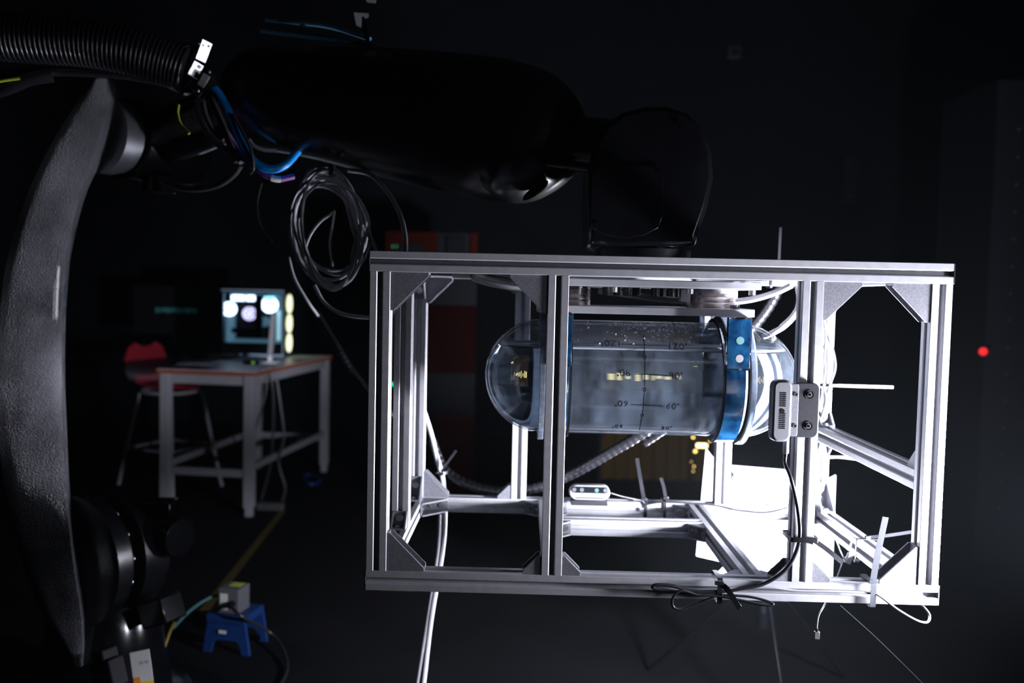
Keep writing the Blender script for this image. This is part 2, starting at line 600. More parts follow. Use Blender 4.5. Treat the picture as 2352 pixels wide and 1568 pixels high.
gusset((XD2 - h, Y1 - P, zb), -ux, -uy, SM)
gusset((XD1 + h, YC - h, zb), ux, -uy, SM)
gusset((XD2 - h, YC - h, zb), -ux, -uy, SM)
gusset((XD2 - h, Y0 + P, zb), -ux, uy, SM)
gusset((XD2 + h, Y0 + P, zb), ux, uy, SM)
gusset((xr, Y0 + P, zmid + h), uy, uz, SM)
gusset((xr, Y1 - P, zmid + h), -uy, uz, SM)
gusset((xr, Y1 - P, zmid - h), -uy, -uz, SM)
# little yellow offcuts of tape on the outside of the beams
for a, b in (((872, 1357), (950, 1360)), ((1742, 1380.5), (1812, 1382.5))):
    p, q = at(*a, Y0), at(*b, Y0)
    make('yellow_tape_strip', MB().box(((p.x + q.x) / 2, Y0 + h, Z0 - 0.0006), (q.x - p.x, 0.036, 0.0012)), YELLOWTAPE, cage, label='yellow tape strip under the bottom beam')
p, q = at(2186, 720, Y0), at(2186, 757, Y0)
make('yellow_tape_strip', MB().box((X1 + 0.0006, Y0 + h, (p.z + q.z) / 2), (0.0012, 0.03, p.z - q.z)), YELLOWTAPE, cage, label='yellow tape strip on the right corner post')

# ------------------------------------------------------------------ mounting plates, sensors
VY, VZ, VR = 2.05, CAMZ - 0.1885, 0.132
PX0, PX1 = at(1262, 650, 1.93).x, at(1750, 650, 1.93).x
up_plate = make('mounting_plate', MB().box(((PX0 + PX1) / 2, 2.05, Z1 - P - 0.0085), (PX1 - PX0, 0.24, 0.017)), PLATE, smooth=False, bevel=0.002,
                label='upper aluminium plate bolted directly under the top cage beams', cat='plate')
zu = Z1 - P - 0.017
for px in (1411, 1585, 1728):
    p = at(px, 664, 1.945)
    mb = MB().cyl((p.x, 1.945, zu - 0.001), (p.x, 1.945, zu - 0.012), 0.0075, 14)
    make('screw_head', mb, STEEL, up_plate)
for i, px in enumerate((1392, 1419, 1439, 1463, 1503, 1522, 1539, 1557)):
    p = at(px, 668, 2.0)
    y = 1.985 + 0.03 * (i % 2)
    make('rubber_stop', MB().cyl((p.x, y, zu - 0.0005), (p.x, y, zu - 0.019), 0.0095, 16), RUBBER, up_plate, label='black rubber stop')
p = at(1572, 672, 2.02)
make('connector_block', MB().box((p.x, 2.02, zu - 0.0155), (0.022, 0.03, 0.03)), PLATE, up_plate, bevel=0.001)
zl1, zl0 = CAMZ - 0.0225, CAMZ - 0.0395
QX0, QX1 = at(1235, 710, 1.95).x, at(1731, 716, 1.95).x
low_plate = make('mounting_plate', MB().box(((QX0 + QX1) / 2, 2.05, (zl0 + zl1) / 2), (QX1 - QX0, 0.22, zl1 - zl0)), PLATE, smooth=False, bevel=0.0015,
                 label='lower aluminium plate with hex nut carrying the clear water tank', cat='plate')
p = at(1688, 702, 1.955)
make('hex_nut', MB().cyl((p.x, 1.955, zl1), (p.x, 1.955, zl1 + 0.010), 0.011, 6), STEEL, low_plate, smooth=False, bevel=0.001)

def sensor(cx, y, r, label):
    t = thing('force_sensor', (cx, y, zl1), label, 'sensor')
    H = zu - zl1
    make('sensor_base', MB().lathe((cx, y, zl1), uz, [(0, r), (0.0110, r), (0.0125, r * 0.985)], 40), BRONZE, t)
    make('sensor_body', MB().lathe((cx, y, zl1), uz, [(0.0135, r), (H * 0.56, r), (H * 0.58, r * 0.99), (H * 0.6, r * 0.99), (H * 0.6, r * 0.995), (H, r * 0.995)], 40), BRONZE, t)
    return t
def wrap(cx, cy, r, ang0, zc, s, size, m, parent, lift=0.0006, name='lettering', label=None, dx=0):
    vs, fs = text_geo(s, size)
    w = max(v.x for v in vs) + min(v.x for v in vs)
    mb = MB()
    rr = r + lift
    for q, off in ((0, 0),):
        mb.add([V((cx + rr * math.sin(ang0 + (v.x - w / 2 + dx) / r), cy - rr * math.cos(ang0 + (v.x - w / 2 + dx) / r), zc + v.y)) for v in vs], fs)
    return make(name, mb, m, parent, smooth=False, label=label)
def wrap_label(cx, cy, r, a0, a1, z0, z1, m, parent, label):
    n = 8
    mb = MB()
    outer, inner = [], []
    for i in range(n + 1):
        a = a0 + (a1 - a0) * i / n
        outer.append((math.sin(a), -math.cos(a)))
    prof = [V((cx + (r + 0.0004) * x, cy + (r + 0.0004) * y, z0)) for x, y in outer] + [V((cx + (r - 0.001) * x, cy + (r - 0.001) * y, z0)) for x, y in reversed(outer)]
    mb.prism(prof, (0, 0, z1 - z0))
    return make('label', mb, m, parent, smooth=False, label=label)

s1x = at(1316, 690, 2.01).x
s1 = sensor(s1x, 2.05, 0.043, 'turned steel force sensor marked tia, behind the second front upright')
s2x = at(1641, 690, 2.01).x
s2 = sensor(s2x, 2.05, 0.056, 'turned steel force sensor with red print and white label, right of the rubber stops')
H = zu - zl1
wrap_label(s2x, 2.05, 0.056, -0.80, 0.02, zu - 0.0185, zu - 0.002, LABELW, s2, 'white label with red print')
wrap_label(s2x, 2.05, 0.056, 0.16, 0.98, zu - 0.0165, zu - 0.006, LABELW, s2, 'white model label')
wrap(s2x, 2.05, 0.0565, 0.50, zu - 0.0135, 'Omega85', 0.0075, INK, s2, label='black model lettering')
wrap(s2x, 2.05, 0.0565, -0.66, zu - 0.0135, 'tia', 0.010, GREENINK, s2, label='dark green logo letters')
for i, (s_, a_) in enumerate((('Tel +44 1455 632000', -0.29), ('Fax +44 1455 632', -0.31), ('www.tia', -0.40))):
    wrap(s2x, 2.05, 0.0565, a_, zu - 0.0056 - i * 0.0034, s_, 0.0031, REDINK, s2)
wrap(s2x, 2.05, 0.0565, -0.26, zu - 0.0172, 'Robotic Tooling Solutions', 0.0033, REDINK, s2)
wrap_label(s1x, 2.05, 0.043, 0.42, 0.90, zu - 0.0175, zu - 0.004, LABELW, s1, 'white logo label')
wrap(s1x, 2.05, 0.0435, 0.64, zu - 0.0145, 'tia', 0.0115, GREENINK, s1, label='dark green logo letters')
wrap_label(s1x, 2.05, 0.043, -0.30, 0.28, zu - 0.0085, zu - 0.003, LABELW, s1, 'white serial label')
wrap(s1x, 2.05, 0.0435, 0.02, zu - 0.0072, 'FT36473', 0.0048, INK, s1)
mb = MB()
for k in range(4):
    a = 1.02
    mb.add([V((s1x + 0.0436 * math.sin(a + q / 14), 2.05 - 0.0436 * math.cos(a + q / 14), zu - 0.006 - k * 0.003 - j)) for q, j in ((-1, 0), (1, 0), (1, 0.0012), (-1, 0.0012))], [(0, 1, 2, 3)])
make('lettering', mb, REDINK, s1, smooth=False, label='red print lines')

# ------------------------------------------------------------------ water tank
TX0 = at(1243, 865, VY).x
TX1 = at(1105, 865, VY).x + (at(1826, 880, VY).x - at(1105, 865, VY).x) - VR
TC = V((0, VY, VZ))
tank = thing('water_tank', ((TX0 + TX1) / 2, VY, VZ - VR), 'clear acrylic cylinder tank with domed ends, half filled, with handwritten angle marks', 'tank')
wall = 0.006
RI = VR - wall
make('tank_wall', MB().lathe((TX0 + 0.001, VY, VZ), ux, [(0, VR), (TX1 - TX0 - 0.002, VR), (TX1 - TX0 - 0.002, RI), (0, RI)], 96, closed=True), TANKGLASS, tank)
for x, sg in ((TX0, -1), (TX1, 1)):
    N = 24
    pr = [(VR * math.sin(PI / 2 * i / N), VR * math.cos(PI / 2 * i / N)) for i in range(N + 1)] + [(RI * math.sin(PI / 2 * i / N), RI * math.cos(PI / 2 * i / N)) for i in range(N, -1, -1)]
    make('dome', MB().lathe((x, VY, VZ), ux * sg, pr, 96, closed=True), DOMEACRYL, tank)
    RF = 0.149
    make('flange', MB().lathe((x - sg * 0.006, VY, VZ), ux * sg, [(0, RF), (0.012, RF), (0.012, VR + 0.0005), (0, VR + 0.0005)], 72, closed=True), FLANGEGLASS, tank, bevel=0.001)
    make('gasket', MB().lathe((x - sg * 0.0105, VY, VZ), ux * sg, [(0, RF - 0.001), (0.004, RF - 0.001), (0.004, VR + 0.0006), (0, VR + 0.0006)], 72, closed=True), RUBBER, tank)
# saddles: an acrylic block cut round the tank, blue film on its faces, strap below
def saddle(xa, xb, edge):
    ri, yo = VR + 0.003, 0.148
    N = 28
    mb = MB()
    arc = [(-ri * math.cos(PI * i / N), ri * math.sin(PI * i / N)) for i in range(N + 1)]
    top = zl0 - VZ
    zlow = 0.034
    prof = [(-yo, zlow), (-yo, top), (yo, top), (yo, zlow)]
    inner = [(y, z) for y, z in arc if z >= zlow]
    prof = prof + list(reversed(inner))
    mb.prism([V((xa, VY + y, VZ + z)) for y, z in prof], (xb - xa, 0, 0))
    s = make('saddle', mb, ACRYL, tank, smooth=False, bevel=0.001)
    for sgn in (-1, 1):
        yy = VY + sgn * (yo + 0.0008)
        mb = MB().box(((xa + xb) / 2, yy, VZ + (zlow + top) / 2), (xb - xa - 0.006, 0.0016, top - zlow - 0.008))
        make('blue_face', mb, BLUEFILM, s, bevel=0.0004, label='blue film covered face')
        for k, zz in enumerate((0.105, 0.066)):
            mb = MB().cyl(((xa + xb) / 2 + 0.002, yy + sgn * 0.0006, VZ + zz - 0.006), ((xa + xb) / 2 + 0.002, yy + sgn * 0.0014, VZ + zz - 0.006), 0.0085, 24)
            make('bolt_hole', mb, LABELW if k else mat('teal_hole', (0.2, 0.42, 0.42), 0.3), s, label='pale round bolt hole')
    # strap under the tank
    a0, a1 = math.radians(14), math.radians(-194)
    rs = []
    for r in (VR + 0.0032, VR + 0.013):
        rs.append([(r * math.cos(a0 + (a1 - a0) * i / 48), r * math.sin(a0 + (a1 - a0) * i / 48)) for i in range(49)])
    prof = rs[0] + rs[1][::-1]
    make('strap', MB().prism([V((xa + 0.004, VY + y, VZ + z)) for y, z in prof], (xb - xa - 0.012, 0, 0)), BLUEFILM, tank, bevel=0.0008, label='blue film covered strap')
    ex = xa if edge < 0 else xb - 0.004
    make('rubber_lining', MB().lathe((ex, VY, VZ), ux, [(0, VR + 0.0095), (0.004, VR + 0.0095), (0.004, VR + 0.0004), (0, VR + 0.0004)], 72, closed=True), RUBBER, tank)
SXA = at(1661, 880, VY - VR).x
SXB = at(1722, 880, VY - VR - 0.012).x
saddle(SXA, SXB, -1)
LXA, LXB = TX0 + 0.012, at(1317, 760, VY - 0.148).x
saddle(LXA, LXB, 1)

# water
WL = 0.072
RW = RI + 0.0004
def water_mesh():
    xs, n = [], 22
    for i in range(n + 1):
        xs.append((TX0 - RW * math.cos(PI / 2 * i / n), RW * math.sin(PI / 2 * i / n)))
    m = 6
    for i in range(1, m):
        xs.append((TX0 + (TX1 - TX0) * i / m, RW))
    for i in range(n + 1):
        xs.append((TX1 + RW * math.sin(PI / 2 * i / n), RW * math.cos(PI / 2 * i / n)))
    rs = []
    for x, r in xs:
        r = max(r, 0.0006)
        a = math.asin(min(WL / r, 0.9995))
        K = 72
        ring = []
        for k in range(K):
            t = (PI - a) + (PI + 2 * a) * k / (K - 1)
            ring.append(V((x, VY + r * math.cos(t), VZ + r * math.sin(t))))
        rs.append(ring)
    return MB().rings(rs)
make('tank_water', water_mesh(), WATER, ang=50, label='clear still water filling the lower part of the acrylic tank', cat='water', kind='stuff')
# droplets of condensation under the top of the tank
mb = MB()
for i in range(210):
    x = random.gauss((TX0 + TX1) / 2 + 0.02, 0.075)
    if not TX0 + 0.06 < x < TX1 - 0.09:
        continue
    a = math.radians(random.triangular(34, 82, 66))
    r = random.choice((0.0008, 0.001, 0.0013, 0.0018, 0.0026))
    mb.sphere((x, VY - (VR) * math.cos(a), VZ + VR * math.sin(a)), r, 7, 4)
make('droplets', mb, DROPLET_GLINT, tank, kind='stuff', label='small droplets of condensation')

# pale tube painted in for the bright reflection along the water line
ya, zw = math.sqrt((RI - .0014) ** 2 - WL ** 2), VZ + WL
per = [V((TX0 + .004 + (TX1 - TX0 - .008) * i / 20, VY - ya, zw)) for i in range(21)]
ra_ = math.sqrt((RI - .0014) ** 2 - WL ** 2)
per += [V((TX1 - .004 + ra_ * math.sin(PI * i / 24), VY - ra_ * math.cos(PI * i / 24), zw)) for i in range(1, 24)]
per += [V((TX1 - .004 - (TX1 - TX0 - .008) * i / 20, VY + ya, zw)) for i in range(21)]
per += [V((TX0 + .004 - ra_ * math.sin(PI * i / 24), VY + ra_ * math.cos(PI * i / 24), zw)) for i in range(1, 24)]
make('water_line_glint', MB().tube(per, 0.0046, 6, closed=True), DROPLET_GLINT, tank, label='pale tube painted as the bright reflection at the water level')

# handwriting on the tank
GL = {
    '0': [[(.5 + .42 * math.cos(t * PI / 8) * (1 if True else 0), .5 + .5 * math.sin(t * PI / 8)) for t in range(17)]],
    '1': [[(.35, 0), (.4, 1)]],
    '2': [[(.05, .98), (.85, .98), (.5, .5), (.1, .05), (.95, 0)]],
    '3': [[(.1, .9), (.5, 1), (.85, .8), (.4, .52), (.85, .3), (.5, 0), (.1, .1)]],
    '6': [[(.75, 1), (.35, .75), (.15, .35), (.3, .05), (.7, .05), (.85, .3), (.6, .52), (.2, .4)]],
    '9': [[(.85, .65), (.6, .5), (.2, .6), (.2, .9), (.6, 1), (.85, .85), (.85, .5), (.75, 0)]],
    'o': [[(.15 + .13 * math.cos(t * PI / 3), .93 + .1 * math.sin(t * PI / 3)) for t in range(7)]],
}
def on_tank(x, th, lift=0.0004):
    r = VR + lift
    return V((x, VY - r * math.cos(th), VZ + r * math.sin(th)))
def stroke(mb, pts2, r=0.0010):
    """pts2: (x, arc length up) pairs in metres from theta 0"""
    dense = []
    for a, b in zip(pts2, pts2[1:]):
        n = max(1, int(math.dist(a, b) / 0.004))
        dense += [(a[0] + (b[0] - a[0]) * k / n, a[1] + (b[1] - a[1]) * k / n) for k in range(n)]
    dense.append(pts2[-1])
    mb.tube([on_tank(x, s / VR) for x, s in dense], r, 5)
def write(mb, s, x, arc, hgt, flip=False):
    w = hgt * 0.78
    cx = x
    for ch in s:
        for st in GL[ch]:
            pts = [(px * w, py * hgt) for px, py in st]
            if flip:
                pts = [(-a, -b) for a, b in pts]
            stroke(mb, [(cx + a, arc + b) for a, b in pts])
        adv = w * (0.95 if ch != 'o' else 0.4) * (0.8 if ch == '1' else 1) + 0.003
        cx += -adv if flip else adv
TH = lambda d: math.radians(d - 90 + 8) * VR
fx = lambda px, th: at(px, 870, VY - VR * math.cos(th / VR)).x
ax = fx(1481, 0)
for a, b in ((133, 110), (104.5, 79.5), (73, 51), (46, 24)):
    mb = MB()
    stroke(mb, [(ax + 0.0005 * (a - 90) / 30, TH(a)), (ax, TH(b))], 0.0009)
    make('pen_line', mb, INK, tank)
for a in (107, 76, 48.5):
    mb = MB()
    write(mb, '0', ax - 0.003, TH(a) - 0.004, 0.008)
    make('pen_zero', mb, INK, tank)
for d, l, r_ in ((90, 1456, 1534), (60, 1450, 1525), (120, 1424, 1530)):
    mb = MB()
    stroke(mb, [(fx(l, TH(d)), TH(d) + 0.0015), (fx(r_, TH(d)), TH(d))], 0.0009 if d != 120 else 0.0005)
    make('pen_line', mb, INK, tank)
for d, xR, xL, hg in ((120, 1531, 1424, 0.0145), (90, 1536, 1448, 0.0135), (60, 1532, 1444, 0.0125), (30, 1522, 1434, 0.010)):
    s = '%do' % d
    mb = MB()
    write(mb, s, fx(xR, TH(d)), TH(d) - hg * 0.55, hg)
    make('angle_number', mb, INK, tank, label='pen number %d degrees' % d)
    mb = MB()
    write(mb, s, fx(xL, TH(d)), TH(d) + hg * 0.75, hg, True)
    make('angle_number', mb, INK, tank, label='upside down pen number %d degrees' % d)

# ------------------------------------------------------------------ depth cameras
def depth_camera():
    c = at(1354, 1118, 2.31)
    t = thing('depth_camera', (c.x, c.y, Z0 + P), 'small silver stereo camera facing forward on the rear bottom beam', 'camera')
    W, Hh, D = 0.108, 0.040, 0.025
    def oval(w, hh, n=10):
        r = hh / 2
        return [(w / 2 - r + r * math.cos(a), r * math.sin(a)) for a in [-PI / 2 + PI * k / n for k in range(n + 1)]] + \
               [(-w / 2 + r + r * math.cos(a), r * math.sin(a)) for a in [PI / 2 + PI * k / n for k in range(n + 1)]]
    zc = Z0 + P + 0.014 + Hh / 2
    mb = MB().prism([V((c.x + x, c.y - D / 2, zc + z)) for x, z in oval(W, Hh)], (0, D, 0))
    body = make('camera_body', mb, CAMSILVER, t, bevel=0.003)
    mb = MB().prism([V((c.x + x, c.y - D / 2 - 0.001, zc + 0.008 + z)) for x, z in oval(W * 0.9, 0.017)], (0, 0.0015, 0))
    fr = make('front_glass', mb, LENSBLACK, t)
    for i, dx in enumerate((-0.041, -0.021, 0.018, 0.041)):
        make('lens', MB().cyl((c.x + dx, c.y - D / 2 - 0.0012, zc + 0.008), (c.x + dx, c.y - D / 2 - 0.0022, zc + 0.008), 0.0055, 20), GREYRING, fr)
    make('projector_glow', MB().cyl((c.x + 0.0185, c.y - D / 2 - 0.0023, zc + 0.0065), (c.x + 0.0185, c.y - D / 2 - 0.0028, zc + 0.0065), 0.0035, 12), emit('teal_glow', (0.05, 0.6, 0.6), 0.8), fr, label='small teal glowing spot')
    mb = MB()
    for k in range(26):
        mb.box((c.x - 0.036 + k * 0.0029, c.y - D / 2 - 0.0001, zc - 0.0135), (0.0017, 0.001, 0.003))
    make('vent_slots', mb, INK, t, smooth=False, kind='stuff')
    make('camera_mount', MB().box((c.x, c.y + 0.002, Z0 + P + 0.007), (0.098, 0.032, 0.0138)), BLACKCAP, t, bevel=0.002)
    return t
depth_camera()

# the second camera, seen from behind on the third front upright
def back_camera():
    p = at(1852, 942, Y0 - 0.012)
    t = thing('depth_camera', (XP3, Y0 - 0.006, p.z - 0.05), 'grey stereo camera on a dark bracket screwed to the front upright right of the tank', 'camera')
    zc = p.z
    hw, hh = 0.0245, 0.053
    def rrect(w, hg, r, n=5):
        out = []
        for sx, sz, a0 in ((1, 1, 0), (-1, 1, PI / 2), (-1, -1, PI), (1, -1, 3 * PI / 2)):
            out += [(sx * (w - r) + r * math.cos(a0 + PI / 2 * k / n), sz * (hg - r) + r * math.sin(a0 + PI / 2 * k / n)) for k in range(n + 1)]
        return out
    pc = at(1851, 942, Y0 - 0.012).x
    br = make('bracket', MB().prism([V((pc + x, Y0 - 0.012, zc + z)) for x, z in rrect(hw, hh, 0.012)], (0, 0.0115, 0)), CAMGREY, t, bevel=0.0012)
    make('bracket_side', MB().prism([V((pc - hw + 0.001 + x * 0.34, Y0 - 0.0135, zc + z)) for x, z in rrect(hw, hh - 0.002, 0.007)], (0, 0.004, 0)), CASTALU, t, bevel=0.0008, label='lighter grey bracket flank')
    for dz in (0.0305, -0.0305):
        c = V((pc + 0.006, Y0 - 0.0122, zc + dz))
        make('screw_recess', MB().lathe(c, -uy, [(-0.002, 0.0095), (0.0006, 0.0095), (0.0006, 0.0075), (-0.002, 0.0075)], 24, closed=True), BLACKCAP, br)
        make('screw', MB().cyl(c, c - uy * 0.0018, 0.0048, 18), STEEL, br)
        make('screw_socket', MB().cyl(c - uy * 0.0018, c - uy * 0.0022, 0.0026, 6), INK, br)
        c2 = V((pc - hw + 0.004, Y0 - 0.0135, zc + dz))
        make('small_screw', MB().lathe(c2, -uy, [(0, 0.0042), (0.001, 0.0042), (0.001, 0.0022), (0, 0.0022)], 14, closed=True), STEEL, br)
    # camera body, turned so its vented side shows
    rot = Matrix.Rotation(math.radians(3), 3, 'Z')
    bx = at(1797, 940, Y0 - 0.018)
    prof = rrect(0.0195, 0.060, 0.014)
    c0 = V((bx.x, Y0 - 0.018, zc - 0.002))
    fn = rot @ V((0, -1, 0))
    sx = rot @ V((1, 0, 0))
    body = make('camera_body', MB().prism([c0 + sx * x + uz * z for x, z in prof], -fn * 0.026), mat('camera_dull_silver', (.2, .2, .22), .42, .3), t, bevel=0.005)
    mb = MB()
    for k in range(20):
        if 8 <= k <= 10:
            continue
        zz = 0.035 - k * 0.0036
        mb.box(c0 + sx * 0.0035 + uz * zz + fn * 0.0002, (0.006, 0.001, 0.0017), rot)
        mb.box(c0 - sx * 0.0030 + uz * zz + fn * 0.0002, (0.003, 0.001, 0.0017), rot)
    make('vent_slots', mb, INK, t, smooth=False, kind='stuff')
    make('tripod_socket', MB().cyl(c0 + uz * 0.0005 + fn * 0.0001, c0 + uz * 0.0005 + fn * 0.0006, 0.0045, 20), DARKPANEL, t)
    e = at(1826, 940, Y0 + 0.004)
    make('clamp_block', MB().box((e.x, Y0 + 0.004, zc), (0.013, 0.02, 0.098)), BLACKCAP, t, bevel=0.004)
    b = at(1806, 1004, Y0 + 0.006)
    make('cable_plug', MB().cyl((b.x, b.y, zc - 0.055), (b.x, b.y, zc - 0.088), 0.0062, 14), BOXGREY, t, bevel=0.001)
    return t, V((b.x, b.y, zc - 0.088))
bcam, plug = back_camera()

# ------------------------------------------------------------------ cable ties
def loop_tie(name, c, a, b, ra, rb, width, m, label, tail=None, group=None):
    """band round a beam: centre c, half axes a*ra and b*rb, plus head and a tail of points"""
    c, a, b = V(c), V(a), V(b)
    n = a.cross(b).normalized()
    t = thing(name, c, label, 'cable tie', group)
    pts = []
    for sx, sz in ((1, 1), (-1, 1), (-1, -1), (1, -1)):
        k = 0.003
        q = c + a * sx * (ra - k) + b * sz * (rb - k)
        a0 = {(1, 1): 0, (-1, 1): PI / 2, (-1, -1): PI, (1, -1): 3 * PI / 2}[(sx, sz)]
        pts += [(q, a0 + PI / 2 * j / 3) for j in range(4)]
    k = 0.003
    ro = [q + (a * math.cos(w) + b * math.sin(w)) * (k + 0.0016) for q, w in pts]
    ri = [q + (a * math.cos(w) + b * math.sin(w)) * (k + 0.0002) for q, w in pts]
    rs = [[ro[i] - n * width / 2, ro[i] + n * width / 2, ri[i] + n * width / 2, ri[i] - n * width / 2] for i in range(len(pts))]
    make('band', MB().rings(rs, closed=True), m, t, ang=60)
    if tail:
        p0 = tail[0]
        d = (tail[1] - tail[0]).normalized()
        make('tie_head', MB().box(p0, (width * 1.7, 0.008, 0.008)), m, t, bevel=0.001)
        pts = spline(tail, 8)
        wd = d.cross(V((0, 1, 0)))
        if wd.length < 0.2:
            wd = V((1, 0, 0))
        wd.normalize()
        th = wd.cross(d).normalized() * 0.0007
        w = wd * width * 0.55
        make('tail', MB().rings([[p - w - th, p + w - th, p + w + th, p - w + th] for p in pts]), m, t, ang=60)
    return t

fb = (V((0, 1, 0)), V((0, 0, 1)))
def bx(px, py, Y=Y0):
    return at(px, py, Y).x
x = bx(1651, 1360)
loop_tie('cable_tie', (x, yf, zb), uy, uz, h + 0.0075, h + 0.004, 0.010, DARKTIE, 'dark tie with drooping tail strapping cables to the front bottom beam',
         [at(1652, 1338, Y0 - 0.014), at(1672, 1355, Y0 - 0.02), at(1699, 1397, Y0 - 0.024)])
x = bx(2002, 1360)
loop_tie('cable_tie', (x, yf, zb), uy, uz, h + 0.0075, h + 0.004, 0.011, CLEARTIE, 'pale tie with tail standing upright on the front bottom beam',
         [at(2005, 1334, Y0 - 0.012), at(2018, 1262, Y0 - 0.012), at(2034, 1187, Y0 - 0.010)])
z = at(1840, 1237, Y0).z
loop_tie('cable_tie', (XP3, yf, z), ux, uy, h + 0.006, h + 0.0085, 0.009, DARKTIE, 'dark tie round the front upright below the grey camera',
         [at(1866, 1238, Y0 - 0.006), at(1900, 1262, Y0 + 0.01), at(1936, 1292, Y0 + 0.03)])
z = at(1893, 884, Y1 - P).z
loop_tie('cable_tie', (xr, yb, z), ux, uy, h + 0.003, h + 0.006, 0.007, DARKTIE, 'dark tie with long horizontal tail on the rear right post above the brace',
         [at(1917, 885, Y1 - P - 0.006), at(1980, 887, Y1 - P - 0.01), at(2052, 889, Y1 - P - 0.01)])
z = at(1890, 1048, Y1 - P).z
loop_tie('cable_tie', (xr, yb, z), ux, uy, h + 0.003, h + 0.006, 0.007, DARKTIE, 'tie with short tail on the rear right post below the brace',
         [at(1910, 1049, Y1 - P - 0.006), at(1940, 1050, Y1 - P - 0.01), at(1965, 1053, Y1 - P - 0.01)])
c = at(1970, 1255, 2.02)
yq = 2.02
loop_tie('cable_tie', (xr, yq, zb), ux, uz, h + 0.004, h + 0.004, 0.007, DARKTIE, 'dark tie with wire thin tail round the right bottom side beam',
         [at(1993, 1234, yq), at(2040, 1229, yq - 0.02), at(2094, 1221, yq - 0.04)])
x = bx(1482, 1165, Y1 - P)
loop_tie('cable_tie', (x, yb, zb), uy, uz, h + 0.004, h + 0.004, 0.009, DARKTIE, 'black tie with long upright tail on the rear bottom beam',
         [at(1479, 1146, Y1 - P - 0.004), at(1471, 1100, Y1 - P - 0.01), at(1463, 1052, Y1 - P - 0.01)])
x = bx(1526, 1168, Y1 - P)
loop_tie('cable_tie', (x, yb, zb), uy, uz, h + 0.004, h + 0.004, 0.008, DARKTIE, 'black tie with short thin tail on the rear bottom beam',
         [at(1529, 1143, Y1 - P - 0.004), at(1525, 1120, Y1 - P - 0.006), at(1518, 1097, Y1 - P - 0.006)])
y = 2.24
loop_tie('cable_tie', (bx(1785, 610, 2.3), yb, zt), uy, uz, h + 0.004, h + 0.004, 0.006, DARKTIE, 'tie with thin tail poking up above the top of the cage',
         [at(1789, 604, 2.32), at(1791, 560, 2.32), at(1793, 522, 2.32)])

# ------------------------------------------------------------------ cables on the front of the cage
cy = Y0 - 0.005
pl = plug
def pxp(*l):
    return [at(*q) for q in l]
pts = [pl, pl - uz * 0.02] + pxp((1817, 1100, cy), (1832, 1165, cy), (1837, 1225, cy), (1828, 1268, cy), (1802, 1310, cy), (1755, 1340, cy), (1700, 1352, cy), (1652, 1358, cy), (1590, 1357, cy), (1545, 1345, cy - .004), (1508, 1343, cy - .006), (1500, 1349, cy - .006), (1530, 1356, cy - .003), (1590, 1362, cy), (1652, 1364, cy))
make('camera_cable', MB().tube(spline(pts, 8), 0.0038, 10), DARKCABLE, label='dark cable dropping from the grey camera and curling along the front bottom beam', cat='cable', ang=60)
cable('looped_cable', [(1660, 1366, cy - .004), (1720, 1370, cy - .006), (1762, 1380, cy - .01), (1776, 1388, cy - .012), (1755, 1389, cy - .012), (1700, 1378, cy - .008), (1650, 1369, cy - .004), (1605, 1366, cy - .006), (1566, 1356, cy - .012), (1546, 1371, cy - .014), (1546, 1392, cy - .012), (1566, 1399, cy - .01), (1605, 1384, cy - .005), (1640, 1371, cy - .003)],
      0.0026, DARKCABLE, 'dark cable with small loops hanging below the front bottom beam')
cable('thin_cable', [(1655, 1352, cy + .001), (1760, 1349, cy + .001), (1830, 1356, cy + .002), (1920, 1358, cy + .002), (1998, 1362, cy), (2020, 1368, cy - .004), (2060, 1398, cy - .01), (2105, 1424, cy - .01), (2130, 1428, cy - .004), (2135, 1412, cy + .01), (2122, 1394, cy + .02), (2108, 1384, cy + .03)],
      0.0024, GREYCABLE, 'grey cable in the bottom beam slot ending in a loop past the pale tie')
usb = thing('usb_lead', at(1876, 1450, Y0 + .03), 'thin grey lead hanging below the cage with a small plug on its end', 'cable')
make('lead', MB().tube(spline(pxp((1936, 1285, 1.93), (1921, 1330, 1.9), (1896, 1385, Y0 + .06), (1880, 1415, Y0 + .03), (1875, 1450, Y0 + .03)), 8), 0.0017, 8), GREYCABLE, usb, ang=60)
c = at(1876, 1458, Y0 + .03)
make('usb_plug', MB().box(c, (0.0105, 0.006, 0.016)), STEEL, usb, bevel=0.001)
make('strain_relief', MB().cyl(c + uz * 0.008, c + uz * 0.016, 0.0035, 10, 0.002), DARKCABLE, usb)
cl = thing('cable_connector', at(1950, 1280, 1.98), 'small white cable connector dangling from the right bottom side beam', 'connector')
make('connector_body', MB().box(at(1950, 1282, 1.96), (0.013, 0.012, 0.024), Matrix.Rotation(0.4, 3, 'Y')), WHITE, cl, bevel=0.002)
make('connector_tip', MB().cyl(at(1962, 1287, 1.96), at(1973, 1288, 1.96), 0.004, 10), BOXGREY, cl)
make('lead', MB().tube(spline(pxp((1958, 1236, 1.99), (1953, 1255, 1.965), (1951, 1274, 1.96)), 5), 0.002, 8), GREYCABLE, cl)
make('lead', MB().tube(spline(pxp((1920, 1240, 2.0), (1932, 1270, 1.97), (1943, 1288, 1.96)), 5), 0.002, 8), WHITECABLE, cl)
cable('thin_cable', [(1930, 1390, 1.9), (2010, 1462, 1.9), (2085, 1535, 1.9), (2140, 1590, 1.9)], 0.0010, DARKPANEL, 'hair thin dark wire slanting down from under the right end of the cage')
